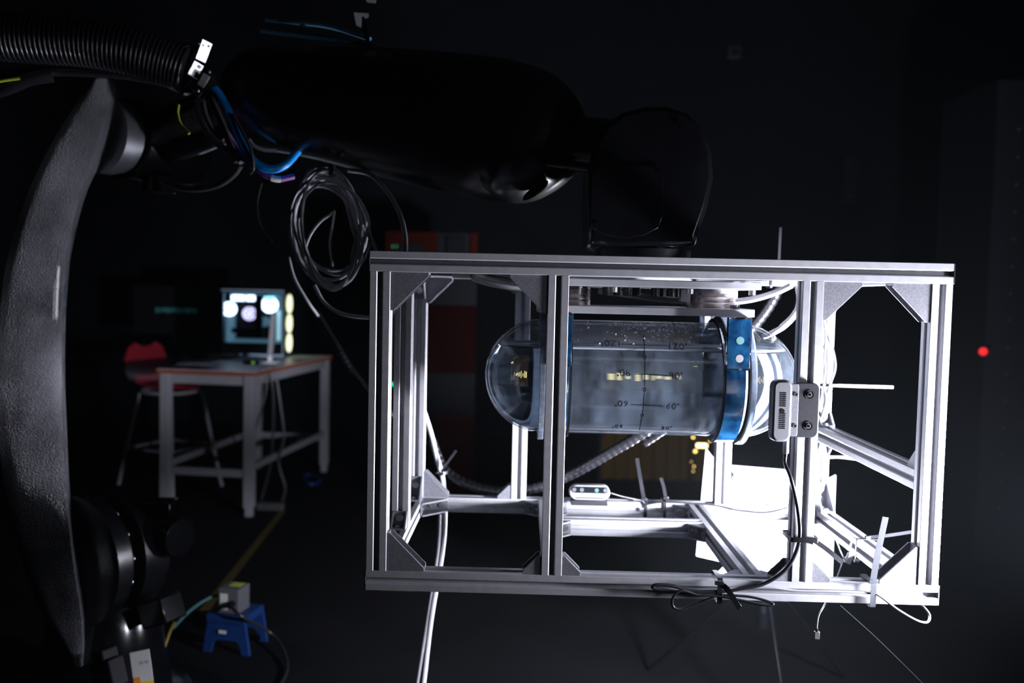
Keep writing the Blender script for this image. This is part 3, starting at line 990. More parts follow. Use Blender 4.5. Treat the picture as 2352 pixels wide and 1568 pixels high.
# cables round the rear right post
for i, (dx, lab) in enumerate(((0, 'grey cable bowing outward beside the rear right post'), (-22, 'grey cable running straight down the rear right post'))):
    cable('post_cable', [(1893, 735, 2.3), (1903 + dx * .3, 770, 2.31), (1916 + dx, 820, 2.32), (1917 + dx, 850, 2.325), (1905 + dx * .6, 885, 2.335), (1897, 920, 2.33), (1893 - i * 8, 965, 2.33)], 0.0042, POSTCABLE, lab)
# cables under the top plate
for pxs, r, lab in (
    ([(1375, 668, 2.1), (1440, 676, 2.1), (1510, 686, 2.1), (1590, 692, 2.12), (1640, 694, 2.14), (1700, 691, 2.1), (1745, 683, 2.06), (1790, 668, 2.02), (1818, 655, 2.0)], 0.0072, 'light grey sensor cable sagging behind the two force sensors'),
    ([(1832, 655, 2.05), (1836, 690, 2.05), (1826, 722, 2.05), (1802, 748, 2.06), (1775, 764, 2.08), (1756, 772, 2.12)], 0.0068, 'light grey cable curving down from the top plate behind the right dome'),
    ([(1260, 660, 2.0), (1210, 664, 1.98), (1150, 656, 1.98), (1105, 645, 1.99), (1085, 635, 2.0), (1105, 634, 2.03), (1150, 642, 2.06), (1200, 648, 2.08), (1260, 650, 2.1)], 0.0072, 'light grey cable looped under the top beam left of the second upright')):
    cable('sensor_cable', pxs, r, WHITECABLE, lab, n=10, seg=10)
# white label sleeve
make('cable_sleeve', MB().tube(spline(pxp((1832, 712, 2.05), (1818, 731, 2.05), (1795, 752, 2.065)), 6), 0.0076, 12), LABELW, bpy.data.objects['sensor_cable.001'], label='white printed label sleeve')

# ------------------------------------------------------------------ black spiral-wrapped hoses
def ribbed(pxs, r, pitch, m, name, label, depth=0.12, cat='hose', fine=None):
    pts = [at(*p) for p in pxs]
    sp = spline(pts, 40)
    # resample
    L_ = [0]
    for a, b in zip(sp, sp[1:]):
        L_.append(L_[-1] + (b - a).length)
    step = fine or pitch / 4
    n = int(L_[-1] / step)
    out, j = [], 0
    for i in range(n + 1):
        s = L_[-1] * i / n
        while j < len(L_) - 2 and L_[j + 1] < s:
            j += 1
        out.append(sp[j].lerp(sp[j + 1], (s - L_[j]) / max(L_[j + 1] - L_[j], 1e-9)))
    rf = lambda i: r * (1 - depth * (1 if i % 4 in (0,) else 0.25 if i % 4 in (1, 3) else 0))
    return make(name, MB().tube(out, rf, 20), m, label=label, cat=cat, ang=75)
ribbed([(990, 1010, 2.5), (1020, 1078, 2.5), (1075, 1112, 2.5), (1150, 1128, 2.5), (1230, 1120, 2.5), (1310, 1090, 2.5), (1400, 1040, 2.48), (1490, 985, 2.46), (1560, 925, 2.45), (1630, 860, 2.45), (1700, 785, 2.45), (1760, 712, 2.45), (1800, 640, 2.42)], 0.0155, 0.018, HOSE, 'wrapped_hose',
       'black ribbed hose sweeping below the clear tank and rising behind its right end')
ribbed([(1480, 1020, 2.46), (1530, 985, 2.44), (1590, 930, 2.42), (1650, 860, 2.4)], 0.009, 0.016, HOSE, 'wrapped_hose', 'thinner black ribbed hose rising behind the tank bottom')
ribbed([(725, 715, 2.45), (770, 790, 2.45), (815, 860, 2.45), (870, 925, 2.46), (940, 985, 2.48)], 0.011, 0.014, HOSE, 'wrapped_hose', 'black ribbed hose slanting from the coil to behind the left corner posts')
# grey cables by the left rear of the cage
cable('grey_cable', [(905, 705, 2.45), (922, 760, 2.5), (945, 860, 2.5), (985, 980, 2.48), (1003, 1050, 2.46), (1018, 1110, 2.46), (1021, 1200, 2.46), (1012, 1290, 2.46), (990, 1420, 2.46), (970, 1590, 2.46)], 0.0075, WHITECABLE, 'light grey cable falling past the rear left corner of the cage', n=10)
cable('grey_cable', [(1010, 1180, 2.5), (1005, 1270, 2.5), (985, 1400, 2.5), (955, 1590, 2.5)], 0.0045, GREYCABLE, 'thinner grey cable hanging beside the light grey one under the cage')
tt = thing('cable_tie', at(1012, 1085, 2.44), 'black tie with slanting tail by the rear left corner', 'cable tie')
make('band', MB().lathe(at(1014, 1086, 2.465), (at(1016, 1100, 2.46) - at(1010, 1075, 2.46)), [(-0.004, 0.0175), (0.004, 0.0175), (0.004, 0.019), (-0.004, 0.019)], 20, closed=True), DARKTIE, tt)
make('tail', MB().tube(pxp((1014, 1082, 2.44), (1048, 1034, 2.43)), 0.0035, 6), DARKTIE, tt)
# small loops hanging under the rear beam
cable('thin_cable', [(1403, 1132, 2.32), (1430, 1140, 2.33), (1475, 1150, 2.345), (1482, 1158, 2.343), (1530, 1153, 2.343), (1640, 1160, 2.34), (1700, 1172, 2.33), (1760, 1176, 2.32), (1810, 1165, 2.3)], 0.0025, DARKCABLE, 'dark lead from the silver camera along the rear bottom beam')
cable('thin_cable', [(1386, 1186, 2.36), (1390, 1197, 2.34), (1405, 1202, 2.33), (1440, 1198, 2.33), (1478, 1188, 2.34)], 0.0020, GREYCABLE, 'thin grey wire drooping under the rear bottom beam')

# ------------------------------------------------------------------ LED work lamp behind the cage
LY = 2.85
lamp = thing('led_lamp', V((at(1765, 1210, LY).x, LY + 0.05, 0)), 'glaring white video lamp with open barn doors behind the right of the cage', 'lamp')
cA = at(1765, 1200, LY)
tilt = Matrix.Rotation(math.radians(-18), 3, 'Z') @ Matrix.Rotation(math.radians(-14), 3, 'X')
def lp(x, y, z):
    return cA + tilt @ V((x, y, z))
HW, HH = 0.128, 0.150
mb = MB().prism([lp(-HW, 0.01, -HH), lp(HW, 0.01, -HH), lp(HW, 0.01, HH), lp(-HW, 0.01, HH)], tilt @ V((0, 0.075, 0)))
make('lamp_housing', mb, BLACKCAP, lamp, smooth=False, bevel=0.006)
LED = emit('led_panel_light', (0.86, 0.88, 1.0), 420)
mb = MB().prism([lp(-HW + .01, 0.002, -HH + .01), lp(HW - .01, 0.002, -HH + .01), lp(HW - .01, 0.002, HH - .012), lp(-HW + .01, 0.002, HH - .012)], tilt @ V((0, 0.006, 0)))
make('light_panel', mb, LED, lamp, smooth=False, label='glowing white diffuser panel')
def door_(pts):
    a, b, c_, d = [lp(*q) for q in pts]
    n = (b - a).cross(c_ - a).normalized() * 0.002
    make('barn_door', MB().prism([a, b, c_, d], n), WHITE, lamp, smooth=False)
door_([(-HW, 0, HH * .85), (-HW, 0, -HH * .95), (-HW - .085, -.10, -HH * 1.05 + 0.03), (-HW - .075, -.10, HH * 1.45)])
door_([(HW, 0, HH * .85), (HW, 0, -HH * .95), (HW + .07, -.11, -HH * 1.05), (HW + .07, -.11, HH * 1.1)])
door_([(-HW, 0, -HH), (HW, 0, -HH), (HW + .05, -.11, -HH - .06), (-HW - .05, -.11, -HH - .06)])
door_([(-HW * .9, -0.002, HH), (HW * .9, -0.002, HH), (HW, -.13, HH + .018), (-HW, -.13, HH + .018)])
make('frame_lip', MB().prism([lp(-HW * .8, -.02, -HH * .62), lp(HW, -.02, -HH * .72), lp(HW, -.02, -HH * .82), lp(-HW * .8, -.02, -HH * .72)], tilt @ V((0, .008, 0))), BOXGREY, lamp, smooth=False, bevel=.001)
q = cA
make('stand_pole', MB().cyl((q.x + .01, LY + 0.06, 0.25), (q.x + .01, LY + 0.06, q.z - HH * .7), 0.012, 14), DARKPANEL, lamp)
make('stand_collar', MB().cyl((q.x + .01, LY + 0.06, q.z - HH - 0.22), (q.x + .01, LY + 0.06, q.z - HH - 0.17), 0.018, 14), DARKROBOT, lamp)
for k in range(3):
    a = 2 * PI * k / 3 + 0.5
    make('stand_leg', MB().cyl((q.x + .01 + .02 * math.cos(a), LY + .06 + .02 * math.sin(a), 0.42), (q.x + .01 + .4 * math.cos(a), LY + .06 + .4 * math.sin(a), 0.008), 0.006, 10), DARKROBOT, lamp)

# ------------------------------------------------------------------ robot
ad = V((0.423, 0.906, 0)).normalized()        # joint axis
dd = V((0.906, -0.423, 0)).normalized()       # arm plane, horizontal
base_c = at(170, 1300, 2.55)
robot = thing('industrial_robot', (base_c.x + ad.x * .3, base_c.y + ad.y * .3, 0), 'large black industrial robot arm reaching across to carry the cage', 'robot')
PL0 = at(100, 650, 2.46)
LN = V((0.62, -0.78, 0)).normalized()     # the casting's broad face looks to the front right
PL1 = PL0 - LN * 0.13
L_px = [(180, 215), (215, 196), (240, 174), (330, 118), (430, 70), (530, 35), (620, 12), (720, 2), (850, -4), (980, -4), (1090, 2), (1200, 18), (1310, 45), (1410, 85), (1475, 130), (1530, 172)]
S_px = [(180, 246), (230, 244), (270, 240), (310, 228), (375, 206), (445, 184), (520, 165), (600, 151), (700, 144), (800, 142), (900, 142), (1000, 145), (1100, 149), (1200, 155), (1300, 166), (1400, 182), (1475, 188), (1530, 186)]
R_px = [(180, 272), (230, 284), (285, 286), (325, 262), (380, 228), (440, 198), (520, 176), (600, 160), (700, 152), (800, 149), (900, 150), (1000, 154), (1100, 158), (1200, 166), (1300, 180), (1400, 198), (1475, 200), (1530, 192)]
def interp(tab, y):
    for (y0, a), (y1, b) in zip(tab, tab[1:]):
        if y <= y1:
            t = min(max((y - y0) / (y1 - y0), 0), 1)
            return a + (b - a) * t
    return tab[-1][1]
def smooth_tab(tab, y):
    return sum(interp(tab, y + d) for d in (-24, -12, 0, 12, 24)) / 5
rings = []
NR = 90
for k in range(NR + 1):
    y_ = 180 + (1530 - 180) * k / NR
    l_, s_, r_ = (smooth_tab(t, y_) for t in (L_px, S_px, R_px))
    tw = min(max((y_ - 880) / 480, 0), 1)
    tw = tw * tw * (3 - 2 * tw)
    n_ = Matrix.Rotation(-tw * math.radians(50), 3, 'Z') @ LN       # twist shaped to turn the foot away from the LED lamp and darken it
    c_ = atp((l_ + s_) / 2, y_, PL0, LN)
    wd_ = (s_ - l_)
    ring = []
    for q in range(9):
        u_ = q / 8
        p_ = atp(l_ + wd_ * u_, y_, c_, n_)
        e_ = abs(2 * u_ - 1) ** 4
        ring.append(p_ - n_ * (0.016 * e_ if u_ < .5 else 0.005 * e_))
    back = c_ - LN * 0.13
    ring.append(atp(r_, y_, back, LN))
    ring.append(atp(l_ + wd_ * .75, y_, back - LN * .02, LN))
    ring.append(atp(l_ + wd_ * .22, y_, back, LN))
    rings.append(ring)
make('link_arm', MB().rings(rings), CAST, robot, ang=38, label='textured black casting, curved lower arm')
E = at(176, 296, 2.60)
make('elbow_ring', MB().lathe(E, ad, [(0.08, 0.118), (0.125, 0.118), (0.128, 0.111), (0.15, 0.111), (0.152, 0.095)], 48), GREYRING, robot, label='grey machined elbow ring')
ring_o = bpy.data.objects['elbow_ring']
for k in range(20):
    a = 2 * PI * k / 20
    p = E + ad * 0.151 + (dd * math.cos(a) + uz * math.sin(a)) * 0.098
    bolt(p, ad, ring_o, scale=1.2)
make('elbow_housing', MB().lathe(E, ad, [(0.152, 0.09), (0.165, 0.125), (0.34, 0.13), (0.42, 0.12), (0.44, 0.06)], 40), DARKROBOT, robot, label='glossy black elbow housing')
c = E + ad * 0.25 + dd * 0.06 - uz * 0.16
make('elbow_motor', MB().cyl(c, c + uz * 0.05, 0.05, 20), DARKROBOT, robot, bevel=0.003)
# forearm
ax_pts = [(548, 226, 2.52, .05), (556, 226, 2.515, .105), (575, 226, 2.505, .130), (610, 227, 2.485, .139), (750, 240, 2.41, .150), (900, 262, 2.33, .166), (1050, 285, 2.25, .172), (1150, 302, 2.20, .172), (1225, 315, 2.16, .160), (1275, 320, 2.135, .132), (1310, 326, 2.12, .095), (1330, 330, 2.11, .062)]
cent = [at(a, b, y) for a, b, y, r in ax_pts]
axd = (cent[-1] - cent[0]).normalized()
n1 = axd.cross(uz).normalized()
n2 = n1.cross(axd)
rads = [V((r, 0, 0)) for *_, r in ax_pts]
cs, rr = spline(cent, 4), [q.x for q in spline(rads, 4)]
rings = []
for p, r in zip(cs, rr):
    rings.append([p + (n1 * math.cos(t) * 0.92 + n2 * math.sin(t) * (1.0 if math.sin(t) > 0 else 1.0)) * r for t in [2 * PI * k / 48 for k in range(48)]])
fore = make('forearm', MB().rings(rings), ROBOT, robot, ang=50, label='glossy black tapering forearm shell')
ej = E + ad * 0.27
make('elbow_joint', MB().cyl(ej, at(580, 235, 2.53), 0.085, 28), DARKROBOT, robot)
# lower lip of the forearm with two oval openings
lipc = [(1135, 392, 2.14, .052), (1175, 398, 2.12, .068), (1215, 396, 2.105, .066), (1260, 385, 2.09, .050), (1300, 372, 2.075, .030), (1318, 366, 2.07, .012)]
cs = spline([at(a, b, y) for a, b, y, r in lipc], 5)
rr = [q.x for q in spline([V((r, 0, 0)) for *_, r in lipc], 5)]
rings = [[p + (n1 * math.cos(t) * 1.5 + n2 * math.sin(t)) * r for t in [2 * PI * k / 32 for k in range(32)]] for p, r in zip(cs, rr)]
lip = make('forearm_lip', MB().rings(rings), ROBOT, robot, ang=60, label='flared black lip under the forearm end')
for (px, py, y, w, hg, rot_) in ((1230, 437, 2.035, .036, .010, 0.66), (1279, 397, 2.04, .026, .010, 0.15)):
    c = at(px, py, y)
    u2 = V((math.cos(rot_), 0, math.sin(rot_)))
    v2 = V((-math.sin(rot_), 0, math.cos(rot_)))
    make('oval_opening', MB().prism([c + u2 * w * math.cos(t) + v2 * hg * math.sin(t) for t in [2 * PI * k / 28 for k in range(28)]], (0, 0.03, 0)), INK, lip)
make('wrist_shaft', MB().cyl(at(1300, 328, 2.12), at(1420, 340, 2.07), 0.064, 32), ROBOT, robot)
make('wrist_rod', MB().cyl(at(1255, 374, 2.02), at(1352, 382, 2.0), 0.009, 12), ROBOT, robot)
wp = [(1354, 566), (1351, 480), (1353, 390), (1366, 325), (1392, 285), (1430, 257), (1480, 244), (1530, 242), (1580, 258), (1618, 295), (1637, 350), (1640, 410), (1625, 480), (1604, 540), (1600, 566)]
wpt = [at(a, b, 1.95) for a, b in wp]
wr = make('wrist', MB().prism(wpt, (0, 0.23, 0)), DARKROBOT, robot, bevel=0.012, label='black rounded wrist housing')
cp = [(1358, 400), (1356, 500), (1362, 525), (1390, 540), (1435, 548), (1480, 540), (1512, 524), (1522, 500), (1524, 400), (1500, 380), (1380, 380)]
make('cover_plate', MB().prism([at(a, b, 1.944) for a, b in cp], (0, 0.008, 0)), DARKROBOT, wr, bevel=0.002)
for a, b in ((1369, 514), (1505, 512), (1515, 392), (1539, 512), (1567, 290)):
    o = bolt(at(a, b, 1.944), -uy, wr, scale=0.8)
    o.data = DARKBOLT
fl = at(1478, 575, 2.05)
make('flange', MB().cyl((fl.x, 2.065, Z1), (fl.x, 2.065, Z1 + 0.03), 0.11, 40).cyl((fl.x, 2.065, Z1 + 0.028), (fl.x, 2.065, at(1478, 560, 2.05).z + .01), 0.08, 36), ROBOT, robot)
# shoulder
SH = at(165, 1290, 2.62)
make('shoulder_drum', MB().lathe(SH, ad, [(-0.01, 0.19), (0.0, 0.205), (0.05, 0.205), (0.06, 0.197), (0.062, 0.165)], 56), ROBOT, robot, label='black shoulder drum')
dr = bpy.data.objects['shoulder_drum']
for k in range(16):
    a = 2 * PI * k / 16 + .12
    bolt(SH + ad * 0.061 + (dd * math.cos(a) + uz * math.sin(a)) * 0.188, ad, dr, scale=1.1)
make('shoulder_housing', MB().lathe(SH, ad, [(0.06, 0.15), (0.095, 0.15), (0.105, 0.198), (0.195, 0.198), (0.21, 0.185), (0.29, 0.10)], 56), ROBOT, robot, label='black shoulder housing')
m0 = SH + ad * 0.2 + dd * 0.1 + uz * 0.06
make('shoulder_motor', MB().cyl(m0, m0 + dd * 0.14, 0.062, 24).box(m0 + dd * 0.06 + uz * 0.08, (0.08, 0.08, 0.06)), DARKROBOT, robot, bevel=0.004)
m1 = at(372, 1400, 2.62)
make('motor_block', MB().box(m1, (0.10, 0.09, 0.08), Matrix.Rotation(-0.4, 3, 'Z') @ Matrix.Rotation(-.35, 3, 'Y')), DARKROBOT, robot, bevel=0.006)
make('base', MB().lathe((SH.x + ad.x * .12, SH.y + ad.y * .12, 0), uz, [(0, 0.26), (0.04, 0.26), (0.05, 0.2), (0.2, 0.18), (0.3, 0.17), (0.36, 0.14)], 44), DARKROBOT, robot, label='black robot base column')
c = at(250, 1545, 2.3)
rotb = Matrix.Rotation(-0.5, 3, 'Z') @ Matrix.Rotation(-.35, 3, 'Y')
make('lug', MB().box(c, (0.085, 0.05, 0.075), rotb).box(c + rotb @ V((0.0, 0, 0.05)), (0.05, 0.05, 0.03), rotb), mat('dark_cast_lug', (.012, .012, .014), .6, spec=.06, bump=.6, bscale=200), robot, bevel=0.005, label='cast black lug')
wl = at(327, 1545, 2.42)
rot_l = Matrix.Rotation(.30, 3, 'Z') @ Matrix.Rotation(-.12, 3, 'Y')
def sticker():
    b = make('label_plate', MB().box(wl, (0.052, 0.003, 0.13), rot_l), LABELW, robot, bevel=0.0005, label='white and yellow warning plate')
    make('yellow_field', MB().box(wl + rot_l @ V((0.004, -0.002, -0.045)), (0.044, 0.001, 0.04), rot_l), LABELY, b, smooth=False)
    make('orange_field', MB().box(wl + rot_l @ V((-0.016, -0.0022, -0.018)), (0.018, 0.001, 0.02), rot_l), LABELO, b, smooth=False)
    p = [wl + rot_l @ V((0.004 + a, -0.0029, -0.047 + b_)) for a, b_ in ((-.012, -.01), (.012, -.01), (0, .012))]
    make('warning_triangle', MB().prism(p, rot_l @ V((0, -.0004, 0))), INK, b, smooth=False)
    for k in range(2):
        make('print_mark', MB().cyl(wl + rot_l @ V((.002 + k * .014, -.0016, .03)), wl + rot_l @ V((.002 + k * .014, -.0021, .03)), .005, 14), BOXGREY, b)
sticker()

# ------------------------------------------------------------------ hoses and cables of the robot
ribbed([(-60, 75, 2.25), (0, 85, 2.27), (100, 92, 2.29), (200, 100, 2.31), (300, 118, 2.33), (380, 142, 2.35), (430, 160, 2.36)], 0.062, 0.0115, HOSE, 'corrugated_conduit', 'thick black corrugated conduit entering at the top left above the robot elbow', depth=0.10)
cable('black_hose', [(-40, 175, 2.3), (60, 168, 2.32), (160, 165, 2.34), (280, 172, 2.36), (380, 190, 2.38), (420, 205, 2.39)], 0.012, HOSE, 'smooth black hose running beneath the corrugated conduit')
cable('black_hose', [(-30, 215, 2.3), (20, 200, 2.3), (70, 180, 2.31), (120, 172, 2.33)], 0.02, HOSE, 'short black hose curving down at the left edge of the photo')
cable('yellow_green_wire', [(-20, 190, 2.26), (15, 184, 2.27), (45, 180, 2.28)], 0.004, GREENY, 'short yellow green wire under the conduit at the left edge')
clip = thing('hose_clamp', at(455, 150, 2.33), 'bright steel latch clamp holding the end of the corrugated conduit', 'clamp')
for a, b in (((474, 92), (457, 138)), ((455, 142), (438, 174))):
    p, q = at(*a, 2.325), at(*b, 2.325)
    dr_ = (q - p).normalized()
    sd = dr_.cross(uy).normalized() * 0.011
    if sd.x < 0:
        sd = -sd
    make('latch_plate', MB().prism([p - sd, p + sd + uy * .02, q + sd + uy * .02, q - sd], (-0.004, 0.006, 0)), STEEL, clip, smooth=False, bevel=0.0015)
make('clamp_band', MB().lathe(at(425, 158, 2.37), at(440, 164, 2.36) - at(410, 152, 2.38), [(-0.018, 0.060), (0.018, 0.060), (0.018, 0.066), (-0.018, 0.066)], 40, closed=True), RUBBER, clip)
for a, b in ((457, 100), (479, 106)):
    make('clamp_rivet', MB().sphere(at(a, b, 2.32), 0.0035, 8, 6), STEEL, clip)
strap = thing('cable_clamp', at(472, 205, 2.34), 'black ring clamp gathering the blue and black cables', 'clamp')
sc_ = at(474, 200, 2.36)
sdir = (at(500, 245, 2.36) - at(462, 180, 2.36)).normalized()
make('clamp_ring', MB().lathe(sc_, sdir, [(-0.016, 0.030), (0.02, 0.032), (0.02, 0.036), (-0.016, 0.036)], 32, closed=True), RUBBER, strap)
for a, b in ((455, 208), (481, 165)):
    make('clamp_screw', MB().sphere(at(a, b, 2.325), 0.005, 10, 6), STEEL, strap)
make('clamp_ear', MB().box(at(468, 185, 2.325), (0.02, 0.006, 0.035), Matrix.Rotation(.5, 3, 'Y')), BOXGREY, strap, bevel=0.001)
cable('blue_cable', [(478, 190, 2.35), (505, 220, 2.34), (530, 270, 2.33), (555, 330, 2.33), (585, 372, 2.33), (620, 388, 2.34), (655, 378, 2.36), (685, 345, 2.39)], 0.0115, BLUECABLE, 'thick bright blue cable bending under the robot forearm', n=10, seg=14)
cable('blue_cable', [(690, 350, 2.42), (610, 310, 2.38), (575, 280, 2.37), (565, 250, 2.38), (590, 215, 2.4)], 0.007, mat('deep_blue_jacket', (0.0, 0.05, 0.14), 0.4), 'dim deep blue cable curling against the forearm side')
for pxs, r, lab in (
    ([(472, 198, 2.36), (485, 228, 2.36), (507, 278, 2.36), (526, 325, 2.355), (545, 372, 2.35)], 0.0095, 'glossy black cable beside the blue cable'),
    ([(450, 195, 2.36), (452, 240, 2.36), (468, 290, 2.36), (500, 330, 2.36), (540, 355, 2.36), (555, 372, 2.35)], 0.0085, 'black cable bowing left of the glossy one'),
    ([(462, 205, 2.38), (470, 260, 2.38), (490, 305, 2.38), (515, 320, 2.38)], 0.008, 'black cable in the middle of the elbow bundle'),
    ([(535, 262, 2.315), (555, 300, 2.31), (575, 340, 2.31), (582, 385, 2.315), (575, 398, 2.33)], 0.0042, 'thin dark cable crossing in front of the blue one'),
    ([(370, 412, 2.45), (400, 428, 2.44), (450, 434, 2.42), (500, 425, 2.4), (535, 402, 2.38), (552, 378, 2.36)], 0.009, 'black cable sagging under the robot elbow')):
    cable('black_cable', pxs, r, POSTCABLE, lab)
cable('purple_cable', [(475, 215, 2.37), (490, 250, 2.37), (530, 320, 2.37), (560, 362, 2.36), (590, 390, 2.35), (615, 405, 2.35), (640, 412, 2.36), (675, 405, 2.38)], 0.0075, PURPLE, 'purple cable running under the thick blue cable')
make('white_sleeve', MB().tube(spline(pxp((622, 408, 2.35), (632, 411, 2.355), (644, 412, 2.362)), 4), 0.0085, 12), LABELW, bpy.data.objects['purple_cable'], label='white sleeve')
cable('yellow_green_wire', [(410, 240, 2.42), (408, 262, 2.42), (415, 285, 2.42), (435, 307, 2.42)], 0.004, GREENY, 'yellow green earth wire curving by the robot elbow')
cable('white_cable', [(572, 322, 2.36), (582, 334, 2.35), (605, 344, 2.35), (636, 346, 2.36)], 0.0055, WHITECABLE, 'short bright white cable arc under the forearm')
# pneumatic lines on top of the forearm
TEALM = mat('dim_blue_tube', (0.12, 0.32, 0.5), 0.35, noise=0.2)
for pxs, lab in (([(600, 72, 2.4), (680, 82, 2.38), (760, 92, 2.36), (860, 104, 2.33)], 'dim blue tube lying along the top of the forearm'),
                 ([(610, 45, 2.5), (680, 52, 2.48), (760, 62, 2.46), (850, 90, 2.42)], 'upper dim blue tube above the forearm'),
                 ([(690, 58, 2.44), (730, 78, 2.42), (780, 95, 2.38)], 'blue tube crossing between the two forearm tubes')):
    cable('air_tube', pxs, 0.006, TEALM, lab)
hk = thing('hose_bracket', at(825, 30, 2.3), 'bright white metal hose bracket above the forearm at the top edge', 'bracket')
make('bracket_plate', MB().prism(pxp((812, 28, 2.28), (846, 30, 2.33), (845, 38, 2.33), (834, 42, 2.31), (828, 62, 2.305), (818, 58, 2.29)), (0, 0.01, 0)), WHITE, hk, smooth=False, bevel=0.001)
make('bracket_clip', MB().prism(pxp((838, -6, 2.28), (864, -6, 2.32), (862, 6, 2.32), (842, 4, 2.285)), (0, 0.01, 0)), WHITE, hk, smooth=False, bevel=0.001)
make('bracket_post', MB().cyl(at(832, 40, 2.312), at(852, 122, 2.315), 0.006, 10), ROBOT, hk)

# coil of grey cable hanging from the forearm
pts = []
NL = 11
for i in range(NL):
    rx, rz = random.uniform(58, 100), random.uniform(100, 142)
    ox, oz = random.uniform(-14, 12), random.uniform(-12, 10)
    for k in range(16):
        t = 2 * PI * k / 16 + 0.3
        x_, z_ = rx * math.cos(t), rz * math.sin(t)
        pts.append(at(756 + ox + x_ * 0.97 + z_ * 0.10, 527 + oz + z_, 2.30 + 0.004 * i + 0.02 * math.sin(t + i)))
coil = make('cable_coil', MB().tube(spline(pts, 2), 0.0042, 7), GREYCABLE, label='coil of thin grey cable hanging in loops below the forearm', cat='cable coil', ang=60)
c = at(763, 393, 2.31)
make('coil_tie', MB().lathe(c, ux, [(-0.006, 0.016), (0.006, 0.016), (0.006, 0.019), (-0.006, 0.019)], 20, closed=True), DARKTIE, coil)
for pxs, lab in (([(770, 485, 2.32), (735, 510, 2.32), (708, 550, 2.32), (698, 600, 2.32)], 'grey wire crossing inside the coil, left of two'),
                 ([(768, 487, 2.32), (763, 520, 2.32), (758, 560, 2.32), (764, 612, 2.32)], 'grey wire hanging straight inside the coil')):
    cable('grey_wire', pxs, 0.0032, GREYCABLE, lab)
for pxs, r, lab in (
    ([(800, 390, 2.32), (850, 400, 2.3), (890, 440, 2.28), (918, 490, 2.26), (930, 540, 2.24), (931, 585, 2.22)], 0.0062, 'grey cable arching from the forearm down to the top of the cage'),
    ([(662, 590, 2.33), (676, 640, 2.34), (705, 690, 2.36), (730, 725, 2.4)], 0.0052, 'grey cable leaving the coil bottom towards the ribbed hose'),
    ([(722, 655, 2.34), (745, 695, 2.34), (785, 720, 2.34), (850, 728, 2.34), (905, 715, 2.36)], 0.0052, 'grey cable swinging from the coil to the cage corner'),
    ([(845, 520, 2.3), (852, 545, 2.3), (864, 575, 2.3), (872, 600, 2.32)], 0.0045, 'short grey cable dropping from the coil behind the cage top'),
    ([(600, 420, 2.6), (590, 470, 2.6), (598, 520, 2.6), (625, 555, 2.6)], 0.004, 'dim grey cable hanging left of the coil')):
    cable('grey_cable', pxs, r, DARKCABLE if 'dim' in lab else GREYCABLE, lab)

# ------------------------------------------------------------------ lab table with things on it
TN = V((-1.565, 5.08, 0))
a_s, a_l = math.radians(174), math.radians(84)
ds, dl = V((math.cos(a_s), math.sin(a_s), 0)), V((math.cos(a_l), math.sin(a_l), 0))
LS, LL, TZ = 0.60, 1.42, 0.86
rt = Matrix.Rotation(a_l - PI / 2, 3, 'Z')
tb = thing('lab_table', TN + ds * LS / 2 + dl * LL / 2, 'tall white steel workbench with an orange edged top at the back left', 'table')
ctr = TN + ds * LS / 2 + dl * LL / 2
make('tabletop', MB().box(ctr + uz * (TZ - 0.012), (LS, LL, 0.024), rt), WOODTOP, tb, smooth=False, bevel=0.002)
make('top_sheet', MB().box(ctr + uz * (TZ + 0.0008), (LS - 0.004, LL - 0.004, 0.0016), rt), TOPGREY, tb, smooth=False, label='pale laminate surface')
tz = TZ + 0.0018
for i in (0.04, LS - 0.04):
    for j in (0.04, LL - 0.04):
        p = TN + ds * i + dl * j
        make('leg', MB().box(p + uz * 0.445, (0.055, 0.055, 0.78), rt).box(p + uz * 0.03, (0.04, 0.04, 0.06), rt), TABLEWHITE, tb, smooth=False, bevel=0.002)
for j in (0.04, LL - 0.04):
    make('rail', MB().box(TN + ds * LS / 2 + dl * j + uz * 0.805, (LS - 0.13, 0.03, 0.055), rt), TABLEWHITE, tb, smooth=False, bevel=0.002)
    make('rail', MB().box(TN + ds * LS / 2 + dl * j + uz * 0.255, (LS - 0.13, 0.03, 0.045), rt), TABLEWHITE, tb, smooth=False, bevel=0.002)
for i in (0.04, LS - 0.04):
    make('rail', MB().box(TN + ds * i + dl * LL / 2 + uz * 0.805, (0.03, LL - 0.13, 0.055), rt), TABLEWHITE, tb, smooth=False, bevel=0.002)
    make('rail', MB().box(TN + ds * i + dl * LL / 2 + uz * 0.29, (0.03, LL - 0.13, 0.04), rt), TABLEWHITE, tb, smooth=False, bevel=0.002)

# glowing computer
PCY = 6.2
pa, pb = at(507, 810, PCY), at(650, 810, PCY)
pcx0, pcx1 = pa.x, pb.x
ph = 0.475
pc = thing('computer_tower', ((pcx0 + pcx1) / 2, PCY + 0.1, tz), 'desktop computer with glass side and glowing white and blue fans on the workbench', 'computer')
pw = pcx1 - pcx0
def pbox(name, x0, x1, y0, y1, z0, z1, m, parent=None, bev=0.003, **k):
    return make(name, MB().box((pcx0 + (x0 + x1) / 2, PCY + (y0 + y1) / 2, tz + (z0 + z1) / 2), (x1 - x0, y1 - y0, z1 - z0)), m, parent or pc, smooth=False, bevel=bev, **k)
CASE = mat('pale_blue_case', (0.30, 0.42, 0.52), 0.5, noise=0.05)
GLOWB = emit('ice_blue_glow', (0.25, 0.75, 1.0), 2.4)
GLOWW = emit('white_fan_glow', (0.75, 0.85, 1.0), 4)
GLOWP = emit('lilac_fan_glow', (0.75, 0.65, 1.0), 1.6)
GLOWD = emit('dim_blue_glow', (0.2, 0.4, 0.55), 0.35)
GLOWY = emit('yellow_white_strip', (0.75, 0.8, 0.5), 1.8)
